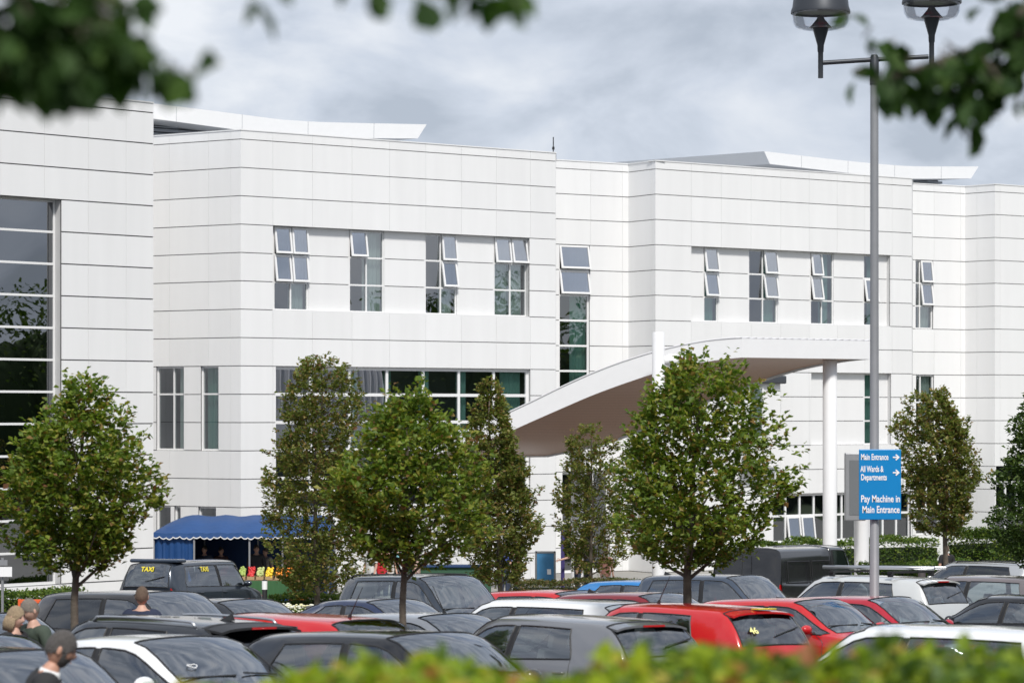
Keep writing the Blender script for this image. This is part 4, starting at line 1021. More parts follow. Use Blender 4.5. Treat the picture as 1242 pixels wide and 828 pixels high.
def lettering(text, size, m, parent, M, name='lettering', align='LEFT', bold=.0, ext=.001):
    c = bpy.data.curves.new(name, 'FONT'); c.body = text; c.size = size; c.extrude = ext; c.offset = bold; c.align_x = align; c.space_line = .95
    o = bpy.data.objects.new(name, c); COL.objects.link(o); dg = bpy.context.evaluated_depsgraph_get(); dg.update()
    me = bpy.data.meshes.new_from_object(o.evaluated_get(dg)); bpy.data.objects.remove(o); bpy.data.curves.remove(c)
    me.transform(M); me.materials.clear(); me.materials.append(m); o = bpy.data.objects.new(name, me); COL.objects.link(o); o.parent = parent; return o
M_yel = mat('yellow_letter', (.75, .62, .04), rough=.5); M_whl = mat('white_letter', (.85, .85, .85), rough=.5)
def surf_mat(G, i, j, di=1, dj=1, up=(0, 0, 1), flip=1, off=.012):
    """frame on the car surface at refined grid (i,j)"""
    p = Vector(G[i, j]); a = Vector(G[i + di, j]) - Vector(G[i - di, j]); c = Vector(G[i, j + dj]) - Vector(G[i, j - dj])
    n_ = a.cross(c).normalized() * flip; u_ = Vector(up); u_ = (u_ - n_ * u_.dot(n_)).normalized(); x_ = u_.cross(n_)
    return Matrix.Translation(p + n_ * off) @ Matrix((x_, u_, n_)).transposed().to_4x4()
def ex46(root, T, G, stc, pt, nv):
    p = Vector(G[stc(7), pt(7)])
    b = MB(); b.box((p.x - .10, -.05, p.z + .005), (.12, .34, .012)); b.build('yellow_label', M_yel, root)
    # digits at the lower corner of the rear glass; facing backwards (-x)
    q = Vector(G[stc(8) - 1, pt(5) + 3]); a = Vector(G[stc(7), pt(5) + 3]) - q; u_ = a.normalized(); x_ = Vector((0, -1, 0)); n_ = x_.cross(u_).normalized()
    M = Matrix.Translation(q + n_ * .045 + u_ * .03) @ Matrix((x_, u_, n_)).transposed().to_4x4()
    lettering('46', .15, mat('pale_yellow_letter', (.8, .76, .3), rough=.5), root, M, 'lettering', bold=.003)
def taxi_x(root, T, G, stc, pt, nv):
    for sg in (1, -1):
        for (i, col_) in ((stc(5) + 2, 'rear'),):
            j = pt(4) - 1 if sg > 0 else nv - 1 - pt(4) + 1
            p = Vector(G[i, j]); x_ = Vector((1, 0, 0)) * (-1 if sg > 0 else 1); u_ = (Vector(G[i, pt(4) if sg > 0 else nv - 1 - pt(4)]) - Vector(G[i, pt(3) if sg > 0 else nv - 1 - pt(3)])).normalized(); n_ = x_.cross(u_).normalized()
            M = Matrix.Translation(p + n_ * .02 - u_ * .05) @ Matrix((x_, u_, n_)).transposed().to_4x4()
            lettering('TAXI', .16, M_yel, root, M, 'lettering', align='CENTER', bold=.006)
    q = (Vector(G[stc(8), pt(7)]) * .0 + Vector(G[stc(7) + 1, pt(7)])); u_ = (Vector(G[stc(7), pt(7)]) - Vector(G[stc(8), pt(7)])).normalized(); x_ = Vector((0, -1, 0)); n_ = x_.cross(u_).normalized()
    lettering('TAXI', .16, M_yel, root, Matrix.Translation(q + n_ * .03 - u_ * .16) @ Matrix((x_, u_, n_)).transposed().to_4x4(), 'lettering', align='CENTER', bold=.006)
    s = MB(); s.box((-T['L'] / 2 + .32, 0, T['H'] + .0), (.42, 1.35, .09)); s.build('roof_pod', MATS['paint_bluegrey'], root, bevel=.04)
def rack_x(root, T, G, stc, pt, nv):
    z = T['H'] + .10; b = MB()
    for x in (.0, -1.3):
        b.box((x, 0, z - .03), (.06, 1.45, .04)); 
        for sg in (-1, 1): b.box((x, sg * .66, z - .07), (.09, .06, .09))
    b.build('roof_bar', M_black, root)
def tube_x(root, T, G, stc, pt, nv):
    rack_x(root, T, G, stc, pt, nv)
    z = T['H'] + .14; b = MB()
    for y in (-.5, -.1, ): b.tube([(.75, y, z), (-1.75, y, z)], .035, 10)
    b.build('ladder_rail', M_alloy, root, smooth=True)
def van_x(root, T, G, stc, pt, nv):
    L, W, H = T['L'] / 2, T['W'] / 2, T['H']
    b = MB()
    for sg in (-1, 1):
        y = sg * (W * .965 + .012)
        for x0, x1 in ((-2.15, -.95), (-.85, .15)):
            b.tube([(x0, y, 1.22), (x1, y, 1.22), (x1, y * .965, 1.72), (x0, y * .965, 1.72), (x0, y, 1.22)], .012, 5)
    b.tube([(-L + .06, 0, 1.9), (-L - .03, 0, 1.2), (-L - .01, 0, .5)], .01, 5)
    b.build('panel_crease', M_black, root)
def sticker_x(root, T, G, stc, pt, nv):
    q = Vector(G[stc(2) + 2, pt(8) + 1]); a = (Vector(G[stc(3), pt(8) + 1]) - Vector(G[stc(2), pt(8) + 1])).normalized(); x_ = Vector((0, 1, 0)); n_ = x_.cross(a).normalized()
    M = Matrix.Translation(q + n_ * .012) @ Matrix((x_, a, n_)).transposed().to_4x4(); b = MB(); pts = []
    for k in range(19):
        t = 2 * math.pi * k / 18; pts.append(M @ Vector((.045 * math.sin(t) ** 3 * 1.3, .045 * (.81 * math.cos(t) - .31 * math.cos(2 * t) - .12 * math.cos(3 * t)), 0)))
    b.tube(pts, .005, 4, cap=False); b.build('windscreen_sticker', M_whl, root)

CARS = [
 ('estate', 'paint_black', -5, 786, True, 'black estate car cut by the bottom left corner, beside the grey-haired man', dict()),
 ('small', 'paint_crimson', -48, 768, True, 'red car at the left edge, only its roof visible below the couple', dict()),
 ('saloon', 'paint_white', 208, 770, True, 'white saloon in the front row with a small heart sticker on its windscreen', dict(extra=sticker_x, L_=4.3)),
 ('hatch', 'paint_black', 505, 765, True, 'black hatchback in the front row between the white saloon and the grey hatchback', dict(seatm=M_seatl)),
 ('hatch', 'paint_grey', 662, 741, False, 'mid grey hatchback in the front row with roof spoiler and rear window facing us', dict(spoiler=True, seatm=M_seatl, yaw=-6, Y=34.4)),
 ('hatch', 'paint_red', 805, 729, False, 'bright red hatchback with 46 on its rear window and a roof antenna', dict(Y=38, spoiler=True, ant='front', extra=ex46, yaw=-6, dH=0.06)),
 ('hatch', 'paint_red', 980, 722, True, 'red car with broad windscreen, right behind the red hatchback marked 46', dict(Y=44.5)),
 ('estate', 'paint_white', 1120, 757, False, 'white car at the bottom right with long flat roof above the hedge', dict(L_=4.9)),
 ('hatch', 'paint_crimson', 1068, 717, True, 'crimson car directly below the foot of the lamp post', dict(Y=46.2)),
 ('saloon', 'paint_black', 1232, 719, False, 'black saloon at the right edge in front of the mauve hatchback', dict(Y=49.2)),
 ('suv', 'paint_pale', 1035, 697, False, 'pale silver off-roader with metal ladder rails on its roof', dict(extra=tube_x, spoiler=True, seatm=M_seatl)),
 ('mpv', 'paint_mauve', 1185, 697, False, 'mauve grey hatchback behind the black saloon on the right', dict(ant=True)),
 ('estate', 'paint_silver', 1180, 680, False, 'silver estate with black tail, farthest car on the right', dict(ant=True, rails='black', priv=True)),
 ('hatch', 'paint_silver', 1255, 678, False, 'silver hatchback cut by the right edge below the hedges', dict(ant=True)),
 ('van', 'paint_van', 962, 664, True, 'long black panel van parked in front of the green hedge', dict(extra=van_x, yaw=100, Y=70.5, dH=0.12, L_=5.4, cat='van', name='parked_van', group='vans parked')),
 ('estate', 'paint_bluegrey', 890, 697, True, 'blue-grey estate behind the trunk of the largest tree', dict(fin=True, L_=4.9, Y=60, dH=0.1)),
 ('small', 'paint_blue', 790, 706, True, 'bright blue car mostly hidden behind the blue-grey estate', dict(Y=65, dH=-0.1)),
 ('hatch', 'paint_maroon', 792, 718, True, 'dark maroon hatchback between white car and blue-grey estate', dict(fin=True, L_=4.0)),
 ('estate', 'paint_white', 645, 727, False, 'white estate with long plain roof behind the mid grey hatchback', dict(ant=False, spoiler=True, Y=43.8, L_=4.3)),
 ('hatch', 'paint_red', 690, 714, True, 'red hatchback right of the large dark people carrier', dict(Y=53.5, dH=-0.06)),
 ('mpv', 'paint_slate', 529, 703, True, 'large dark slate people carrier with roof rails in the middle of the car park', dict(rails='black', yaw=-8, L_=4.5, seatm=M_seatl, Y=51, dH=0.12)),
 ('saloon', 'paint_navy', 468, 727, True, 'navy blue saloon behind the densest tree trunk', dict(Y=47.8, dH=-0.03, L_=4.4)),
 ('hatch', 'paint_white', 533, 741, True, 'white hatchback in front of the large dark people carrier', dict(ant='front', Y=38.5, dH=-0.08)),
 ('hatch', 'paint_red', 328, 743, False, 'red hatchback with rear facing us, left of the densest tree trunk', dict(ant=True)),
 ('hatch', 'paint_darkgrey', 172, 746, False, 'dark grey hatchback with big black tail spoiler and silver roof rails', dict(rails='alloy', spoiler='big', fin=True, priv=True, dH=.07, L_=4.4)),
 ('mpv', 'paint_brown', 185, 716, True, 'dark brown off-roader behind the man in navy, front facing right', dict(priv=True)),
 ('taxi', 'paint_slate', 238, 682, True, 'slate grey taxi with yellow TAXI lettering near the blue stall', dict(extra=taxi_x, cat='taxi', name='taxi', yaw=106, L_=4.05, Y=70, dH=-.10)),
 ('saloon', 'paint_bluegrey', -18, 750, True, 'blue-grey saloon at the left edge behind the couple', dict(Y=37)),
 ('saloon', 'paint_darkgrey', 290, 733, True, 'dark grey car half hidden between the brown off-roader and the red hatchback', dict(Y=46.3)),
 ('saloon', 'paint_black', 1340, 700, True, 'black saloon partly outside the right edge', dict()),
]
paint('paint_van', (.014, .014, .016)); paint('paint_slate', (.034, .044, .06), .4)
for (kind, colr, px, ry, right, label, kw) in CARS:
    kw = dict(kw); car(kind, colr, px, ry, right, label, **kw)

# ------------------------------------------------------------------ street lamp and signs
lp = empty('street_lamp', onground(1060.5, 47), label='tall grey lamp post with two glass lanterns on a crossarm', cat='street lamp')
S = 47 / FPX; bz_ = lp.location.z
def rel(px, py, Y=47): return at(px, py, Y) - lp.location
M_pole = mat('galvanised_grey', (.30, .305, .32), rough=.45, metal=.35, var=.08, vscale=6); M_dark = mat('dark_grey_metal', (.045, .05, .06), rough=.45, metal=.3)
b = MB(); t_ = rel(1061.5, 66).z; b.lathe((0, 0, 0), [(.115, 0), (.115, 1.15), (.10, 1.22), (.078, 1.26), (.070, t_ * .6), (.066, t_ - .5)], 24); b.build('pole', M_pole, lp, smooth='auto')
b = MB(); b.lathe((0, 0, 0), [(.075, t_ - .5), (.075, t_ - .06), (.05, t_ - .01), (.001, t_)], 20)
b.tube([rel(1060.5, 72.5), rel(998, 76.5)], .038, 10); b.tube([rel(1060.5, 72.5), rel(1126, 69)], .038, 10); b.build('arm', M_dark, lp, smooth='auto')
for cx_, dy in ((995.3, 0), (1130, -12)):
    c = rel(cx_, 500); z = lambda py: rel(0, py + dy).z
    b = MB(); b.lathe((c.x, 0, 0), [(.001, z(95)), (.042, z(95)), (.042, z(64)), (.050, z(63)), (.055, z(55)), (.12, z(38)), (.13, z(34)), (.001, z(33))], 18); la = b.build('lantern', M_dark, lp, smooth='auto')
    b = MB(); b.lathe((c.x, 0, 0), [(.30, z(35.5)), (.40, z(34)), (.455, z(27)), (.46, z(14))], 28); b.build('bowl', glassmat('lantern_glass', (.92, .93, .95), refl=.05, maxr=.6), la, smooth=True)
    b = MB(); b.lathe((c.x, 0, 0), [(.45, z(15)), (.485, z(16.5)), (.485, z(14)), (.46, z(9)), (.44, z(-3)), (.36, z(-14)), (.2, z(-20)), (.001, z(-22))], 28); b.lathe((c.x, 0, 0), [(.44, z(14.8)), (.001, z(14.6))], 28); b.build('cap', M_dark, la, smooth='auto')
    b = MB(); b.lathe((c.x, 0, 0), [(.19, z(33.5)), (.15, z(31)), (.07, z(24)), (.045, z(20)), (.001, z(19))], 18); b.build('reflector', M_alloy, la, smooth='auto')
sg = empty('direction_sign', at(1067.5, 630, 46.86), label='blue direction sign with white wording, Main Entrance, Pay Machine, fixed to the lamp post', cat='sign')
w_, h_ = 51 * S, 85 * S
b = MB(); b.box((0, .02, h_ / 2), (w_, .025, h_)); b.build('panel', mat('sign_blue', (.0, .21, .52), rough=.4, var=.03), sg, bevel=.01)
M2 = lambda x, z: Matrix.Translation((x, .004, z)) @ Matrix.Rotation(R(90), 4, 'X')
px2 = S
for txt, x, y, sz in (('Main Entrance', 1044, 557.5, .137), ('All Wards &', 1044, 572, .137), ('Departments', 1044, 582, .137), ('Pay Machine in', 1044, 608.5, .158), ('Main Entrance', 1045.5, 621.5, .158)):
    o = lettering(txt, sz, M_whl, sg, M2((x - 1067.5) * S, (630 - y) * S), 'lettering', bold=.0030)
    xs_ = [v.co.x for v in o.data.vertices]; wd = (33 if 'Main' in txt and sz < .15 else 28 if 'All' in txt else 31 if 'Dep' in txt else 47 if 'Pay' in txt else 45) * S
    k = wd / (max(xs_) - min(xs_)); x0 = min(xs_)
    for v in o.data.vertices: v.co.x = x0 + (v.co.x - x0) * k
for y in (554.5, 573):
    b = MB(); c = ((1087 - 1067.5) * S, 0, (630 - y) * S); r_ = .017
    b.box((c[0] - .01, .003, c[2]), (.09, .004, .022))
    for s_ in (-1, 1):
        Mx = Matrix.Translation((c[0] + .042, .003, c[2])) @ Matrix.Rotation(R(s_ * 42), 4, 'Y'); b.box((-.03, .0005 * s_, 0), (.072, .004, .022), Mx)
    b.build('arrow', M_whl, sg)
b = MB()
for y in (552, 622): b.box((-.09, .07, (630 - y) * S), (.2, .06, .04))
b.build('bracket', M_pole, sg)
# grey panel on short column
ip = empty('information_panel', onground(1040, 92), label='grey framed panel half hidden behind the blue direction sign', cat='sign'); ip['_w'] = 1
b = MB(); p = at(1037, 590, 92); b.box((p.x, p.y, p.z), (25 * 92 / FPX, .3, 82 * 92 / FPX)); b.build('casing', M_pole, ip, bevel=.03)
b = MB(); b.box((p.x + .03, p.y - .155, p.z - .02), (17 * 92 / FPX, .02, 66 * 92 / FPX)); b.build('face', mat('grey_face', (.16, .17, .18), rough=.3), ip)
b = MB(); g_ = onground(1045, 93); b.lathe((g_.x, 93, 0), [(.24, g_.z), (.24, at(0, 628, 93).z), (.001, at(0, 628, 93).z)], 24); b.build('post', M_can, ip, smooth='auto')
# blue notice board by the entrance
nb = empty('notice_board', onground(661, 88), label='blue poster board with white notice standing near the entrance', cat='notice board'); nb['_w'] = 1
p0, p1 = at(650, 668, 88), at(673, 668, 88)
b = MB(); 
for q in (p0, p1): b.box((q.x, q.y, (q.z + nb.location.z) / 2), (.06, .06, q.z - nb.location.z))
b.box(((p0.x + p1.x) / 2, 88, p0.z - .03), (p1.x - p0.x, .06, .06)); b.build('frame', M_alloy, nb)
b = MB(); b.box(((p0.x + p1.x) / 2, 88, p0.z - .52), (p1.x - p0.x - .06, .03, .95)); b.build('poster', mat('poster_blue', (.06, .22, .42), rough=.4, var=.3, vscale=3), nb)
b = MB(); q = at(666, 693, 87.97); b.box(q, (.12, .01, .16)); b.build('notice', M_whl, nb)
# small grey sign at left edge
ss = empty('small_sign', onground(3, 74), label='small blank white sign plate on a grey post at the left edge', cat='sign'); ss['_w'] = 1
g_ = onground(3, 74); b = MB(); b.tube([g_, at(3, 676, 74)], .035, 8); b.build('post', M_pole, ss)
b = MB(); q = at(7, 693, 73.9); b.box(q, (.32, .02, .25)); b.build('plate', M_whl, ss)
b = MB(); q = at(2, 682, 73.9); b.box(q, (.30, .02, .14)); b.build('plate', M_pole, ss)
# bollards
def bollard(px, Y, h, r, label, m, band):
    t = empty('bollard', onground(px, Y), label=label, cat='bollard', group='bollards by the paths')
    b = MB(); b.lathe((0, 0, 0), [(r, 0), (r, h - .05), (r * .8, h), (.001, h + .01)], 16); b.build('post', m, t, smooth='auto')
    if band: b = MB(); b.lathe((0, 0, 0), [(r + .003, h - band[1]), (r + .005, h - band[0])], 16); b.build('band', M_whl, t)
bollard(321, 77.5, 1.05, .07, 'black bollard with square white label near the fruit stall', M_black, (.03, .26))
bollard(1118, 84, 1.15, .11, 'stout dark brown bollard right of the lamp post', mat('brown_bollard', (.06, .05, .05), rough=.7), None)
bollard(1139, 85, 1.05, .05, 'slim bollard with a white top beside the bronze-green tree trunk', M_black, (.02, .3))
bollard(1222, 86, .95, .05, 'black and white bollard among the hedges at the far right', M_black, (.02, .3))
# dark blue banner pole
t = empty('banner_pole', onground(682.5, 91), label='slim dark purple-blue banner post left of the man in black', cat='banner'); b = MB(); b.box((0, 0, 1.1), (.12, .05, 2.2)); b.build('banner', mat('purple_blue', (.04, .03, .14), rough=.6), t, bevel=.01)
# low orange barrier and red crates near the left
t = empty('orange_barrier', onground(42, 66), label='small orange plastic barrier behind the couple', cat='barrier'); b = MB()
for x in (-.35, .35): b.box((x, 0, .45), (.06, .05, .9))
for z in (.25, .55, .85): b.box((0, 0, z), (.7, .04, .09))
b.build('barrier_frame', mat('orange_plastic', (.75, .12, .03), rough=.5), t, bevel=.01)

# ------------------------------------------------------------------ market stall
YS_ = 86.0
st = empty('market_stall', onground(285, YS_), label='blue tarpaulin market stall with scalloped white edging, selling fruit', cat='market stall'); st['_w'] = 1
M_tarp = mat('blue_tarpaulin', (.012, .062, .20), rough=.55, var=.18, vscale=2.5, bump=.5, bscale=5); M_tarpl = mat('dark_tarpaulin', (.012, .04, .12), rough=.8)
x0, x1 = at(186, 0, YS_).x, at(400, 0, YS_).x; ze = at(0, 646, YS_).z; zt_ = at(0, 627, YS_ + 1.4).z + .05; gs = gz(YS_)
b = MB(); nx = 26; V = []
for i in range(nx + 1):
    x = x0 + (x1 - x0) * i / nx; sag = .035 * math.sin(i * 1.4) 
    hp_ = min(1, (x - x0 + .12) / .85); V += [(x, YS_ - .15, ze + .02 * math.sin(i * 2.1)), (x, YS_ + .5, ze + ((zt_ - ze) * .55 + sag) * hp_), (x, YS_ + 1.4, ze + (zt_ + sag * .8 - ze) * hp_), (x, YS_ + 2.9, ze)]
b.add(V, [(4 * i + k, 4 * i + 4 + k, 4 * i + 5 + k, 4 * i + 1 + k) for i in range(nx) for k in range(3)])
b.add([V[0], V[1], V[2], V[3]], [(0, 1, 2, 3)]); b.add(V[-4:], [(0, 1, 2, 3)])
ro = b.build('roof', M_tarp, st, smooth='auto')
b = MB(); ns = 130; vs = []; 
for i in range(ns + 1):
    x = x0 + (x1 - x0) * i / ns; zz = ze + .02 * math.sin(i / ns * nx * 2.1); sc = .05 * abs(math.sin(i * math.pi / 5)); y = YS_ - .17
    vs += [(x, y, zz + .0), (x, y - .01, zz - .10 - sc), (x, y - .01, zz - .135 - sc)]
b.cur = 0; b.add(vs, [(3 * i, 3 * i + 1, 3 * i + 4, 3 * i + 3) for i in range(ns)]); b.cur = 1; b.add(vs, [(3 * i + 1, 3 * i + 2, 3 * i + 5, 3 * i + 4) for i in range(ns)])
b.build('valance', [M_tarp, mat('white_edging', (.7, .7, .7), rough=.7)], ro)
for x in (x0 + .03, at(236, 0, YS_).x, at(303, 0, YS_).x, at(343, 0, YS_).x, x1 - .03):
    for y in (YS_ - .1, YS_ + 2.8): b = MB(); b.box((x, y, (gs + ze) / 2), (.05, .05, ze - gs)); b.build('frame_pole', M_pole, st)
b = MB(); n_ = 24; xa, xb_ = x0, at(236, 0, YS_).x; vs = []
for i in range(n_ + 1):
    x = xa + (xb_ - xa) * i / n_; y = YS_ - .05 + .03 * math.sin(i * 1.7); vs += [(x, y, gs + .05), (x, y - .02, ze)]
b.add(vs, [(2 * i, 2 * i + 2, 2 * i + 3, 2 * i + 1) for i in range(n_)]); b.add([(x0, YS_ - .05, gs), (x0, YS_ + 2.8, gs), (x0, YS_ + 2.8, ze), (x0, YS_ - .05, ze)], [(0, 1, 2, 3)])
b.build('side_curtain', M_tarp, st, smooth='auto')
b = MB(); b.box(((x0 + x1) / 2, YS_ + 2.85, (gs + ze) / 2), (x1 - x0, .02, ze - gs)); b.build('back_curtain', M_tarpl, st)
# display table
tb = empty('display_table', onground(320, YS_ - .9), label='long fruit display table with green cloth in front of the blue stall', cat='table'); tb['_w'] = 1
ta, tc_ = at(262, 0, YS_ - .9).x, at(362, 0, YS_ - .9).x; zt2 = gs + .80
b = MB(); b.box(((ta + tc_) / 2, YS_ - .8, zt2), (tc_ - ta, 1.1, .05)); b.build('table_top', mat('table_wood', (.25, .17, .1), rough=.8), tb)
b = MB(); n_ = 60; vs = []
for i in range(n_ + 1):
    x = ta + (tc_ - ta) * i / n_; vs += [(x, YS_ - 1.38 + .02 * math.sin(i * 1.9), gs + .06), (x, YS_ - 1.36, zt2 + .02)]
b.add(vs, [(2 * i, 2 * i + 2, 2 * i + 3, 2 * i + 1) for i in range(n_)]); b.build('table_cloth', mat('green_cloth', (.04, .12, .045), rough=.9), tb, smooth=True)
for x in (ta + .1, tc_ - .1):
    for y in (YS_ - 1.3, YS_ - .3): b = MB(); b.box((x, y, gs + .39), (.05, .05, .78)); b.build('table_leg', M_pole, tb)
FR = [(272, 'red apples', (.5, .03, .02)), (283, 'dark red plums', (.25, .02, .03)), (294, 'green grapes', (.32, .42, .1)), (305, 'red strawberries', (.55, .03, .03)), (316, 'pale green melons', (.45, .5, .2)), (327, 'yellow lemons', (.8, .55, .03)), (339, 'bright oranges', (.85, .3, .02)), (351, 'deep orange tangerines', (.8, .22, .02))]
for i, (px, nm, cc) in enumerate(FR):
    Yf = YS_ - 1.0; q = at(px, 0, Yf); c = empty('fruit_crate', (q.x, Yf, zt2 + .026), label='open crate heaped with ' + nm + ' on the stall table', cat='crate', group='fruit crates on the stall table')
    Mt = Matrix.Rotation(R(24), 4, 'X'); b = MB(); w2 = .205
    b.box((0, 0, .02), (w2, .55, .02)); 
    for sx in (-1, 1): b.box((sx * w2 / 2, 0, .06), (.012, .55, .10))
    for sy in (-1, 1): b.box((0, sy * .27, .06), (w2, .012, .10))
    b.build('crate_side', mat('crate_wood', (.4, .28, .15), rough=.8), c)
    b = MB(); rs = random.Random(i)
    for k in range(70):
        x = rs.uniform(-.085, .085); y = rs.uniform(-.25, .25); b.sphere((x, y,   .08 + rs.random() * .07 + (y + .25) * .42), rs.uniform(.03, .042), 8, 6)
    b.build('fruit', mat('fruit_' + nm.replace(' ', '_'), cc, rough=.35, island=.2), c, smooth=True, kind='stuff')
for px, Y, z, cc, lb in ((362, 83.6, 0, (.75, .22, .03), 'orange plastic crate on the ground right of the fruit table'), (309, 84.0, 0, (.6, .05, .04), 'red plastic crate on the ground before the green table cloth'), (350, 84.2, 0, (.02, .12, .5), 'blue plastic crate at the right end of the table')):
    g_ = onground(px, Y); c = empty('plastic_crate', (g_.x, Y, g_.z + .12), label=lb, cat='crate', group='plastic crates by the stall'); b = MB()
    b.box((0, 0, .01), (.55, .36, .02))
    for sx in (-1, 1): b.box((sx * .27, 0, .14), (.015, .36, .26)); b.box((0, sx * .18, .14), (.55, .015, .26))
    b.build('crate_side', mat('plastic_' + lb.split()[0], cc, rough=.5), c, bevel=.006)

# ------------------------------------------------------------------ people
def skinned(nodes, edges, rad, sub=1):
    me = bpy.data.meshes.new('tmp'); me.from_pydata([tuple(p) for p in nodes], edges, []); me.update()
    o = bpy.data.objects.new('tmp', me); COL.objects.link(o)
    md = o.modifiers.new('s', 'SKIN'); md.use_smooth_shade = True
    for i, sv in enumerate(me.skin_vertices[0].data): r_ = rad[i]; sv.radius = r_ if hasattr(r_, '__len__') else (r_, r_); sv.use_root = (i == 0)
    sb = o.modifiers.new('b', 'SUBSURF'); sb.levels = sub; sb.render_levels = sub
    dg = bpy.context.evaluated_depsgraph_get(); dg.update(); m2 = bpy.data.meshes.new_from_object(o.evaluated_get(dg))
    vs = [tuple(v.co) for v in m2.vertices]; fs = [tuple(p.vertices) for p in m2.polygons]
    bpy.data.objects.remove(o); bpy.data.meshes.remove(me); bpy.data.meshes.remove(m2); return vs, fs
M_eye = mat('eye_dark', (.03, .02, .02), rough=.2); M_lip = mat('lips', (.35, .12, .10), rough=.5)
def person(px, Y, H, face, shirt, trous, hair, label, arms=None, lean=0, hairlen=0, long_sleeve=False, skin=(.55, .33, .25), head_tilt=0, head_turn=0, collar=None, glasses=False, z=None, back=None, dy=0, beard=False):
    """faces local -Y; 'face' = world heading in degrees (0 = towards the camera, 90 = towards the right)"""
    g_ = onground(px, Y); g_.z = g_.z if z is None else z
    root = empty('person', g_, R(face), label=label, cat='person', group=None); k = H / 1.75
    sk = mat('skin_%d' % int(sum(skin) * 1000), skin, rough=.55)
    ln = Matrix.Translation((0, 0, .95)) @ Matrix.Rotation(R(lean), 4, 'X') @ Matrix.Translation((0, 0, -.95))
    U = lambda *p: ln @ Vector(p)
    pel, wai, che, nk, hb = U(0, 0, .95), U(0, 0, 1.10), U(0, .01, 1.30), U(0, .01, 1.46), U(0, -.01, 1.56)
    arms = arms or {}
    aL = arms.get('L', [(.19, .01, 1.435), (.25, .03, 1.13), (.24, -.06, .88)]); aR = arms.get('R', [(-.19, .01, 1.435), (-.25, .03, 1.13), (-.24, -.06, .88)])
    aL = [U(*p) for p in aL]; aR = [U(*p) for p in aR]
    nodes = [pel, wai, che, nk, hb]; rad = [(.155, .11), (.14, .10), (.165, .115), (.058, .058), (.055, .055)]; ed = [(0, 1), (1, 2), (2, 3), (3, 4)]
    for a in (aL, aR):
        s = len(nodes); nodes += a; rad += [.062, .045, .03]; ed += [(2, s), (s, s + 1), (s + 1, s + 2)]
        d = (a[2] - a[1]).normalized(); nodes.append(a[2] + d * .09); rad.append((.042, .02)); ed.append((s + 2, s + 3))
    for sx in (.09, -.09):
        s = len(nodes); nodes += [Vector((sx, 0, .88)), Vector((sx * 1.1, -.02, .50)), Vector((sx * 1.15, .02, .09)), Vector((sx * 1.3, -.15, .035))]
        rad += [.088, .058, .042, (.04, .03)]; ed += [(0, s), (s, s + 1), (s + 1, s + 2), (s + 2, s + 3)]
    vs, fs = skinned(nodes, ed, rad, 2); bvs, bfs = [Vector(v) for v in vs], fs
    B = MB(); B.add([Vector(v) * k for v in vs], fs)
    # fingers
    for a, sgn in ((aL, 1), (aR, -1)):
        d = (a[2] - a[1]).normalized(); pb = a[2] + d * .085; s = Vector((0, 1, 0)); s = (s - d * s.dot(d)).normalized(); n_ = d.cross(s)
        for q, ln_ in ((-.030, .066), (-.010, .078), (.010, .074), (.030, .056)):
            b0 = pb + s * q; b1 = b0 + d * ln_ * .55 - n_ * .006 * sgn; b2 = b0 + d * ln_ - n_ * .02 * sgn; B.tube([x * k for x in (b0, b1, b2)], [.009, .0085, .006], 6)
        b0 = a[2] + d * .03 - s * .03; B.tube([x * k for x in (b0, b0 + d * .03 - s * .03, b0 + d * .065 - s * .035)], [.012, .011, .008], 6)
    # head
    hm = ln @ Matrix.Translation((0, -.012, 1.585)) @ Matrix.Rotation(R(head_turn), 4, 'Z') @ Matrix.Rotation(R(head_tilt), 4, 'X')
    def hv(th, ph, r=1.0):   # th 0 front (-y), ph from top
        x = math.sin(ph) * math.sin(th) * .078; y = -math.sin(ph) * math.cos(th) * .098; z_ = math.cos(ph) * .122
        if z_ < -.02: f = 1 - .34 * ((-.02 - z_) / .10) ** 1.2; x *= f; y = y * (f if y > 0 else .5 + .5 * f)
        ft = math.cos(th) > 0
        if ft:
            dt = math.exp(-(th / .16) ** 2)
            y -= .024 * dt * math.exp(-((z_ + .018) / .022) ** 2)      # nose
            y += .010 * math.exp(-((abs(th) - .42) / .18) ** 2) * math.exp(-((z_ - .012) / .018) ** 2)   # sockets
            y -= .006 * math.exp(-(th / .3) ** 2) * math.exp(-((z_ + .098) / .02) ** 2)
        return Vector((x, y, z_ + .05)) * 1
    nt_, np_ = 40, 28; V = []; F = []
    for j in range(np_ + 1):
        ph = max(.02, min(math.pi - .02, math.pi * j / np_))
        for i in range(nt_):
            th = 2 * math.pi * i / nt_; th = th if th < math.pi else th - 2 * math.pi; V.append((hm @ hv(th, ph)) * k)
    for j in range(np_):
        for i in range(nt_): F.append((j * nt_ + i, (j + 1) * nt_ + i, (j + 1) * nt_ + (i + 1) % nt_, j * nt_ + (i + 1) % nt_))
    B.add(V, F)
    def blob(c, r, sc): 
        s0 = len(B.v); B.sphere((0, 0, 0), r, 10, 7, sc)
        for i in range(s0, len(B.v)): B.v[i] = tuple((hm @ (Vector(B.v[i]) + Vector(c))) * k)
    for sx in (-1, 1): blob((sx * .078, .008, .045), .03, (.35, .65, 1.1))
    B.cur = 1
    for sx in (-1, 1): blob((sx * .031, -.083, .062), .009, (1.3, .6, .8))
    B.cur = 2; blob((0, -.092, -.012), .02, (1.2, .35, .25))
    B.build('body', [sk, M_eye, M_lip], root, smooth=True)
    # hair: shell over the skull
    hb_ = MB(); V = []; idx = {}
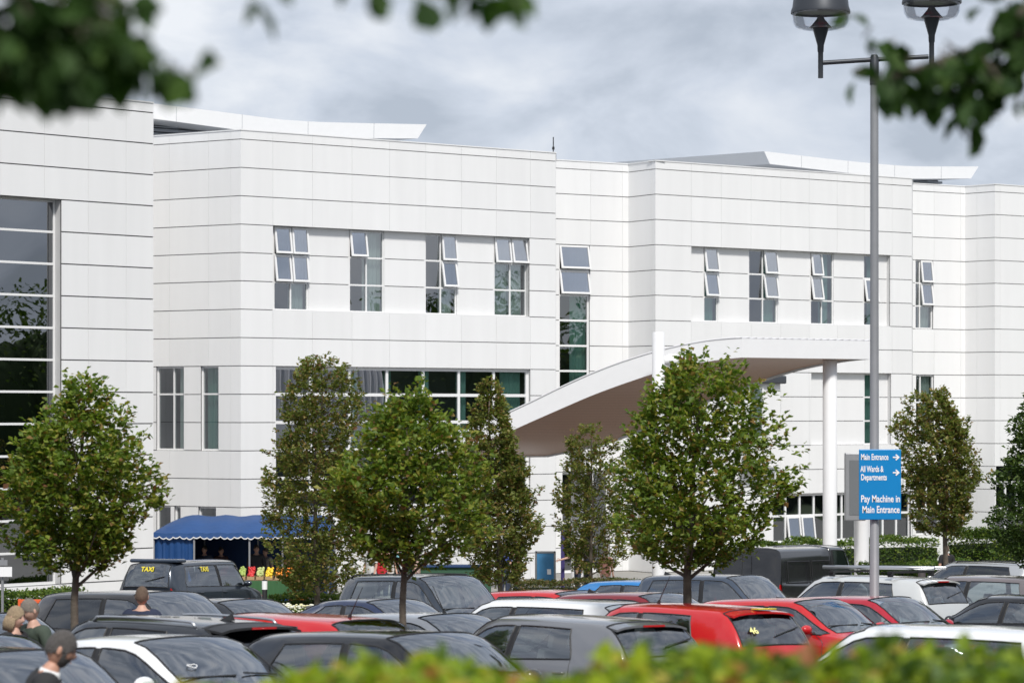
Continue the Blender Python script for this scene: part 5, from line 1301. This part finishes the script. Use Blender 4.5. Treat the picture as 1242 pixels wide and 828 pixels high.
    for j in range(np_ + 1):
        ph = max(.02, math.pi * j / np_)
        for i in range(nt_):
            th = 2 * math.pi * i / nt_; th = th if th < math.pi else th - 2 * math.pi; q = hv(th, ph); q2 = Vector((q.x, q.y, q.z - .05))
            gr = 1.09 + .03 * noise.noise(Vector((th * 3, ph * 4, px))); V.append((hm @ (Vector((q2.x * gr, q2.y * gr, q2.z * gr + .052)))) * k)
    for j in range(np_):
        for i in range(nt_):
            th = 2 * math.pi * i / nt_; th = th if th < math.pi else th - 2 * math.pi; ph = math.pi * j / np_
            lim = 1.02 + (abs(th) / math.pi) ** .8 * (1.05 + hairlen * .5)
            if ph < lim: F0 = (j * nt_ + i, (j + 1) * nt_ + i, (j + 1) * nt_ + (i + 1) % nt_, j * nt_ + (i + 1) % nt_); hb_.f.append(list(F0)); hb_.m.append(0)
    hb_.v = [tuple(v) for v in V]
    if beard:
        for j in range(np_):
            for i in range(nt_):
                th = 2 * math.pi * i / nt_; th = th if th < math.pi else th - 2 * math.pi; ph = math.pi * j / np_
                if abs(th) < 1.55 and ph > 1.80 + .5 * (abs(th) < .35) * (ph < 2.2) - .25 * (abs(th) > 1.2): hb_.f.append([j * nt_ + i, (j + 1) * nt_ + i, (j + 1) * nt_ + (i + 1) % nt_, j * nt_ + (i + 1) % nt_]); hb_.m.append(0)
    if hairlen: 
        for i in range(26):
            th = R(70 + 220 * i / 25); c0 = Vector((math.sin(th) * .082, -math.cos(th) * .1, .06)); hb_.tube([(hm @ c0) * k, (hm @ (c0 * 1.12 + Vector((0, .01, -.09)))) * k, (hm @ (c0 * 1.05 + Vector((0, .02, -.11 - .10 * hairlen)))) * k], [.016, .018, .008], 6)
    hb_.build('hair', mat('hair_%d' % int(sum(hair) * 1000), hair, rough=.8, var=.6, vscale=70, bump=1.0, bscale=140), root, smooth=True)
    # clothing follows the body surface, a little outside it
    segs = [(nodes[a_], nodes[b_], 'T' if a_ < 4 and b_ < 3 else ('N' if b_ <= 4 and a_ >= 2 and b_ < 5 and a_ != 2 else None), (a_, b_)) for a_, b_ in ed]
    def seg_of(v):
        best = None
        for (p, q, _, e_) in segs:
            d_ = q - p; t_ = max(0, min(1, (v - p).dot(d_) / d_.dot(d_))); dist = (v - (p + d_ * t_)).length - (.09 if max(e_) <= 2 else 0)
            if best is None or dist < best[0]: best = (dist, e_, t_)
        return best[1], best[2]
    bmx = bmesh.new(); vv = [bmx.verts.new(v) for v in bvs]
    for f in bfs:
        try: bmx.faces.new([vv[q] for q in f])
        except ValueError: pass
    bmesh.ops.recalc_face_normals(bmx, faces=bmx.faces); bmx.normal_update()
    cls = []
    for v in bmx.verts:
        (ea, eb), t_ = seg_of(v.co); r_ = ''
        if ea == 2 and eb == 3: r_ = 'S' if v.co.z < 1.485 else ''
        elif eb == 4: r_ = ''
        elif eb <= 2: r_ = 'S' if v.co.z > .97 else 'SP'
        elif ea == 2: r_ = 'S'
        elif eb < 13:
            k_ = (eb - 5) % 4
            if k_ == 1: r_ = 'S' if (t_ < .72 or long_sleeve) else ''
            elif k_ == 2: r_ = 'S' if long_sleeve and t_ < .92 else ''
        else:
            k_ = (eb - 13) % 4
            if k_ in (0, 1, 2): r_ = 'P' if t_ < .97 or k_ < 2 else ''
            if ea == 0: r_ = 'SP'
        if v.co.z < 1.0 and v.co.z > .86 and abs(v.co.x) < .2 and 'P' not in r_ and eb <= 2: r_ += 'P'
        cls.append(r_)
    def cloth(key, dist, name, m_):
        b = MB(); mp_ = {}
        for f in bmx.faces:
            if all(key in cls[q.index] for q in f.verts):
                ids = []
                for q in f.verts:
                    if q.index not in mp_: mp_[q.index] = len(b.v); b.v.append(tuple((q.co + q.normal * dist) * k))
                    ids.append(mp_[q.index])
                b.f.append(ids); b.m.append(0)
        return b.build(name, m_, root, smooth=True)
    bmx.verts.index_update()
    sh = cloth('S', .020, 'jacket' if long_sleeve else 'shirt', mat('cloth_%d' % int(sum(shirt) * 10000), shirt, rough=.85, var=.12, vscale=8, bump=.5, bscale=14))
    if back:
        for (tx, sz, dz_) in back:
            M = Matrix.Translation(Vector((0, .155, dz_)) * k) @ Matrix(((-1, 0, 0), (0, 0, 1), (0, 1, 0))).to_4x4(); lettering(tx, sz, M_whl, root, M, 'lettering', align='CENTER')
    if collar:
        b = MB(); c = U(0, .005, 1.475) * k; b.lathe((0, 0, 0), [(.082, -.035), (.073, -.01), (.066, .012), (.060, -.01)], 20, Matrix.Translation(c) @ ln.to_3x3().to_4x4()); b.build('collar', mat('collar_white', collar, rough=.8), root, smooth=True)
    cloth('P', .014, 'trousers', mat('cloth_%d' % int(sum(trous) * 10000), trous, rough=.85)); bmx.free()
    b = MB()
    for sx in (.104, -.104): b.box((sx * k * 1.05, -.06 * k, .035), (.09 * k, .27 * k, .07)); b.box((sx * k * 1.0, .035 * k, .06), (.085 * k, .11 * k, .09))
    b.build('shoe', M_black, root, bevel=.02)
    if glasses:
        b = MB()
        for sx in (-1, 1):
            pts = [(hm @ Vector((sx * .032 + math.cos(a) * .022, -.097, .062 + math.sin(a) * .016))) * k for a in [2 * math.pi * i / 10 for i in range(11)]]; b.tube(pts, .002, 4, cap=False)
            b.tube([(hm @ Vector((sx * .055, -.095, .065))) * k, (hm @ Vector((sx * .08, .01, .06))) * k], .002, 4)
        b.build('glasses', M_black, root)
    return root
NAVY = (.02, .028, .06); BLK = (.015, .015, .017)
reach = {'R': [(-.19, .0, 1.41), (-.30, -.22, 1.20), (-.36, -.50, 1.16)], 'L': [(.19, .0, 1.41), (.25, .03, 1.13), (.24, -.06, .88)]}
person(30, 19.2, 1.75, 100, (.02, .02, .022), (.03, .03, .035), (.10, .09, .085), 'grey-bearded man in a dark jacket with white collar, walking by the bottom left corner', long_sleeve=True, collar=(.75, .75, .75), lean=19, head_tilt=2, skin=(.50, .27, .19), glasses=True, beard=True)
person(17, 30.0, 1.66, 70, BLK, (.05, .05, .07), (.36, .27, .17), 'blonde woman in a black top walking beside the man in green', hairlen=.5, head_tilt=8)
person(46, 30.4, 1.74, -50, (.045, .062, .045), (.05, .05, .06), (.22, .19, .16), 'man in an olive green t-shirt with glasses, looking down beside the blonde woman', head_tilt=14, lean=6, glasses=True)
person(172, 36.3, 1.76, 180, NAVY, (.03, .03, .05), (.16, .11, .08), 'man in a navy polo shirt seen from behind, between the two off-roaders', back=[('SECURITY', .0001, 1.3)] if False else None)
person(701, 90.5, 1.80, -75, BLK, (.03, .035, .06), (.35, .33, .31), 'grey-haired man in a black t-shirt reaching out an arm near the notice board', arms={'L': [(.19, .01, 1.435), (.25, .03, 1.13), (.24, -.06, .88)], 'R': [(-.19, -.01, 1.435), (-.24, -.20, 1.22), (-.25, -.48, 1.15)]})
person(713, 91.2, 1.74, -60, (.02, .02, .03), (.02, .02, .03), (.04, .03, .02), 'person in dark clothes standing just right of the man in black')
person(735, 88.5, 1.60, 30, (.62, .30, .24), (.5, .48, .44), (.25, .16, .09), 'person in a salmon pink top behind the low brown hedge')
person(1148, 88.0, 1.72, -160, BLK, (.02, .02, .025), (.2, .1, .05), 'person in black behind the bronze-green tree trunk on the right')
person(248, 87.2, 1.74, -20, (.03, .04, .07), (.03, .03, .04), (.05, .04, .03), 'man in a dark jacket standing under the left end of the stall roof', long_sleeve=True)
person(268, 87.8, 1.68, 30, (.05, .02, .02), (.03, .03, .04), (.04, .03, .03), 'stallholder in a dark red top behind the apple crates')
person(311, 87.3, 1.76, 10, (.03, .03, .035), (.03, .03, .04), (.09, .06, .04), 'stallholder in black serving behind the middle of the fruit table', long_sleeve=True)
person(322, 87.9, 1.64, -30, (.35, .32, .3), (.03, .03, .04), (.12, .08, .05), 'shopper in a pale top at the back of the stall')
for i, (px, cc, nm) in enumerate(((449, (.6, .6, .58), 'white'), (463, (.5, .02, .03), 'red'), (472, (.70, .66, .62), 'cream'), (505, (.6, .42, .36), 'pale pink'), (481, (.2, .45, .5), 'turquoise'), (612, (.08, .12, .4), 'blue'), (622, (.6, .6, .65), 'pale patterned'))):
    person(px, 89 + i * .15, 1.66 + .02 * (i % 3), -40 + 37 * i, cc, (.04, .04, .06), ((.1, .06, .04), (.3, .2, .1), (.05, .04, .03))[i % 3], 'distant visitor in a %s top, seen between the trees' % nm)
# parasol / second stall behind the middle trees: low green counter
t = empty('green_counter', onground(545, 90), label='dark green market counter behind the densest tree', cat='counter'); b = MB(); b.box((0, 0, .5), (2.6, .8, 1.0)); b.build('counter_front', mat('counter_green', (.03, .09, .05), rough=.8), t, bevel=.03)
b = MB(); b.box((0, 0, 1.02), (2.8, .95, .05)); b.build('counter_top', M_tarpl, t, bevel=.01)
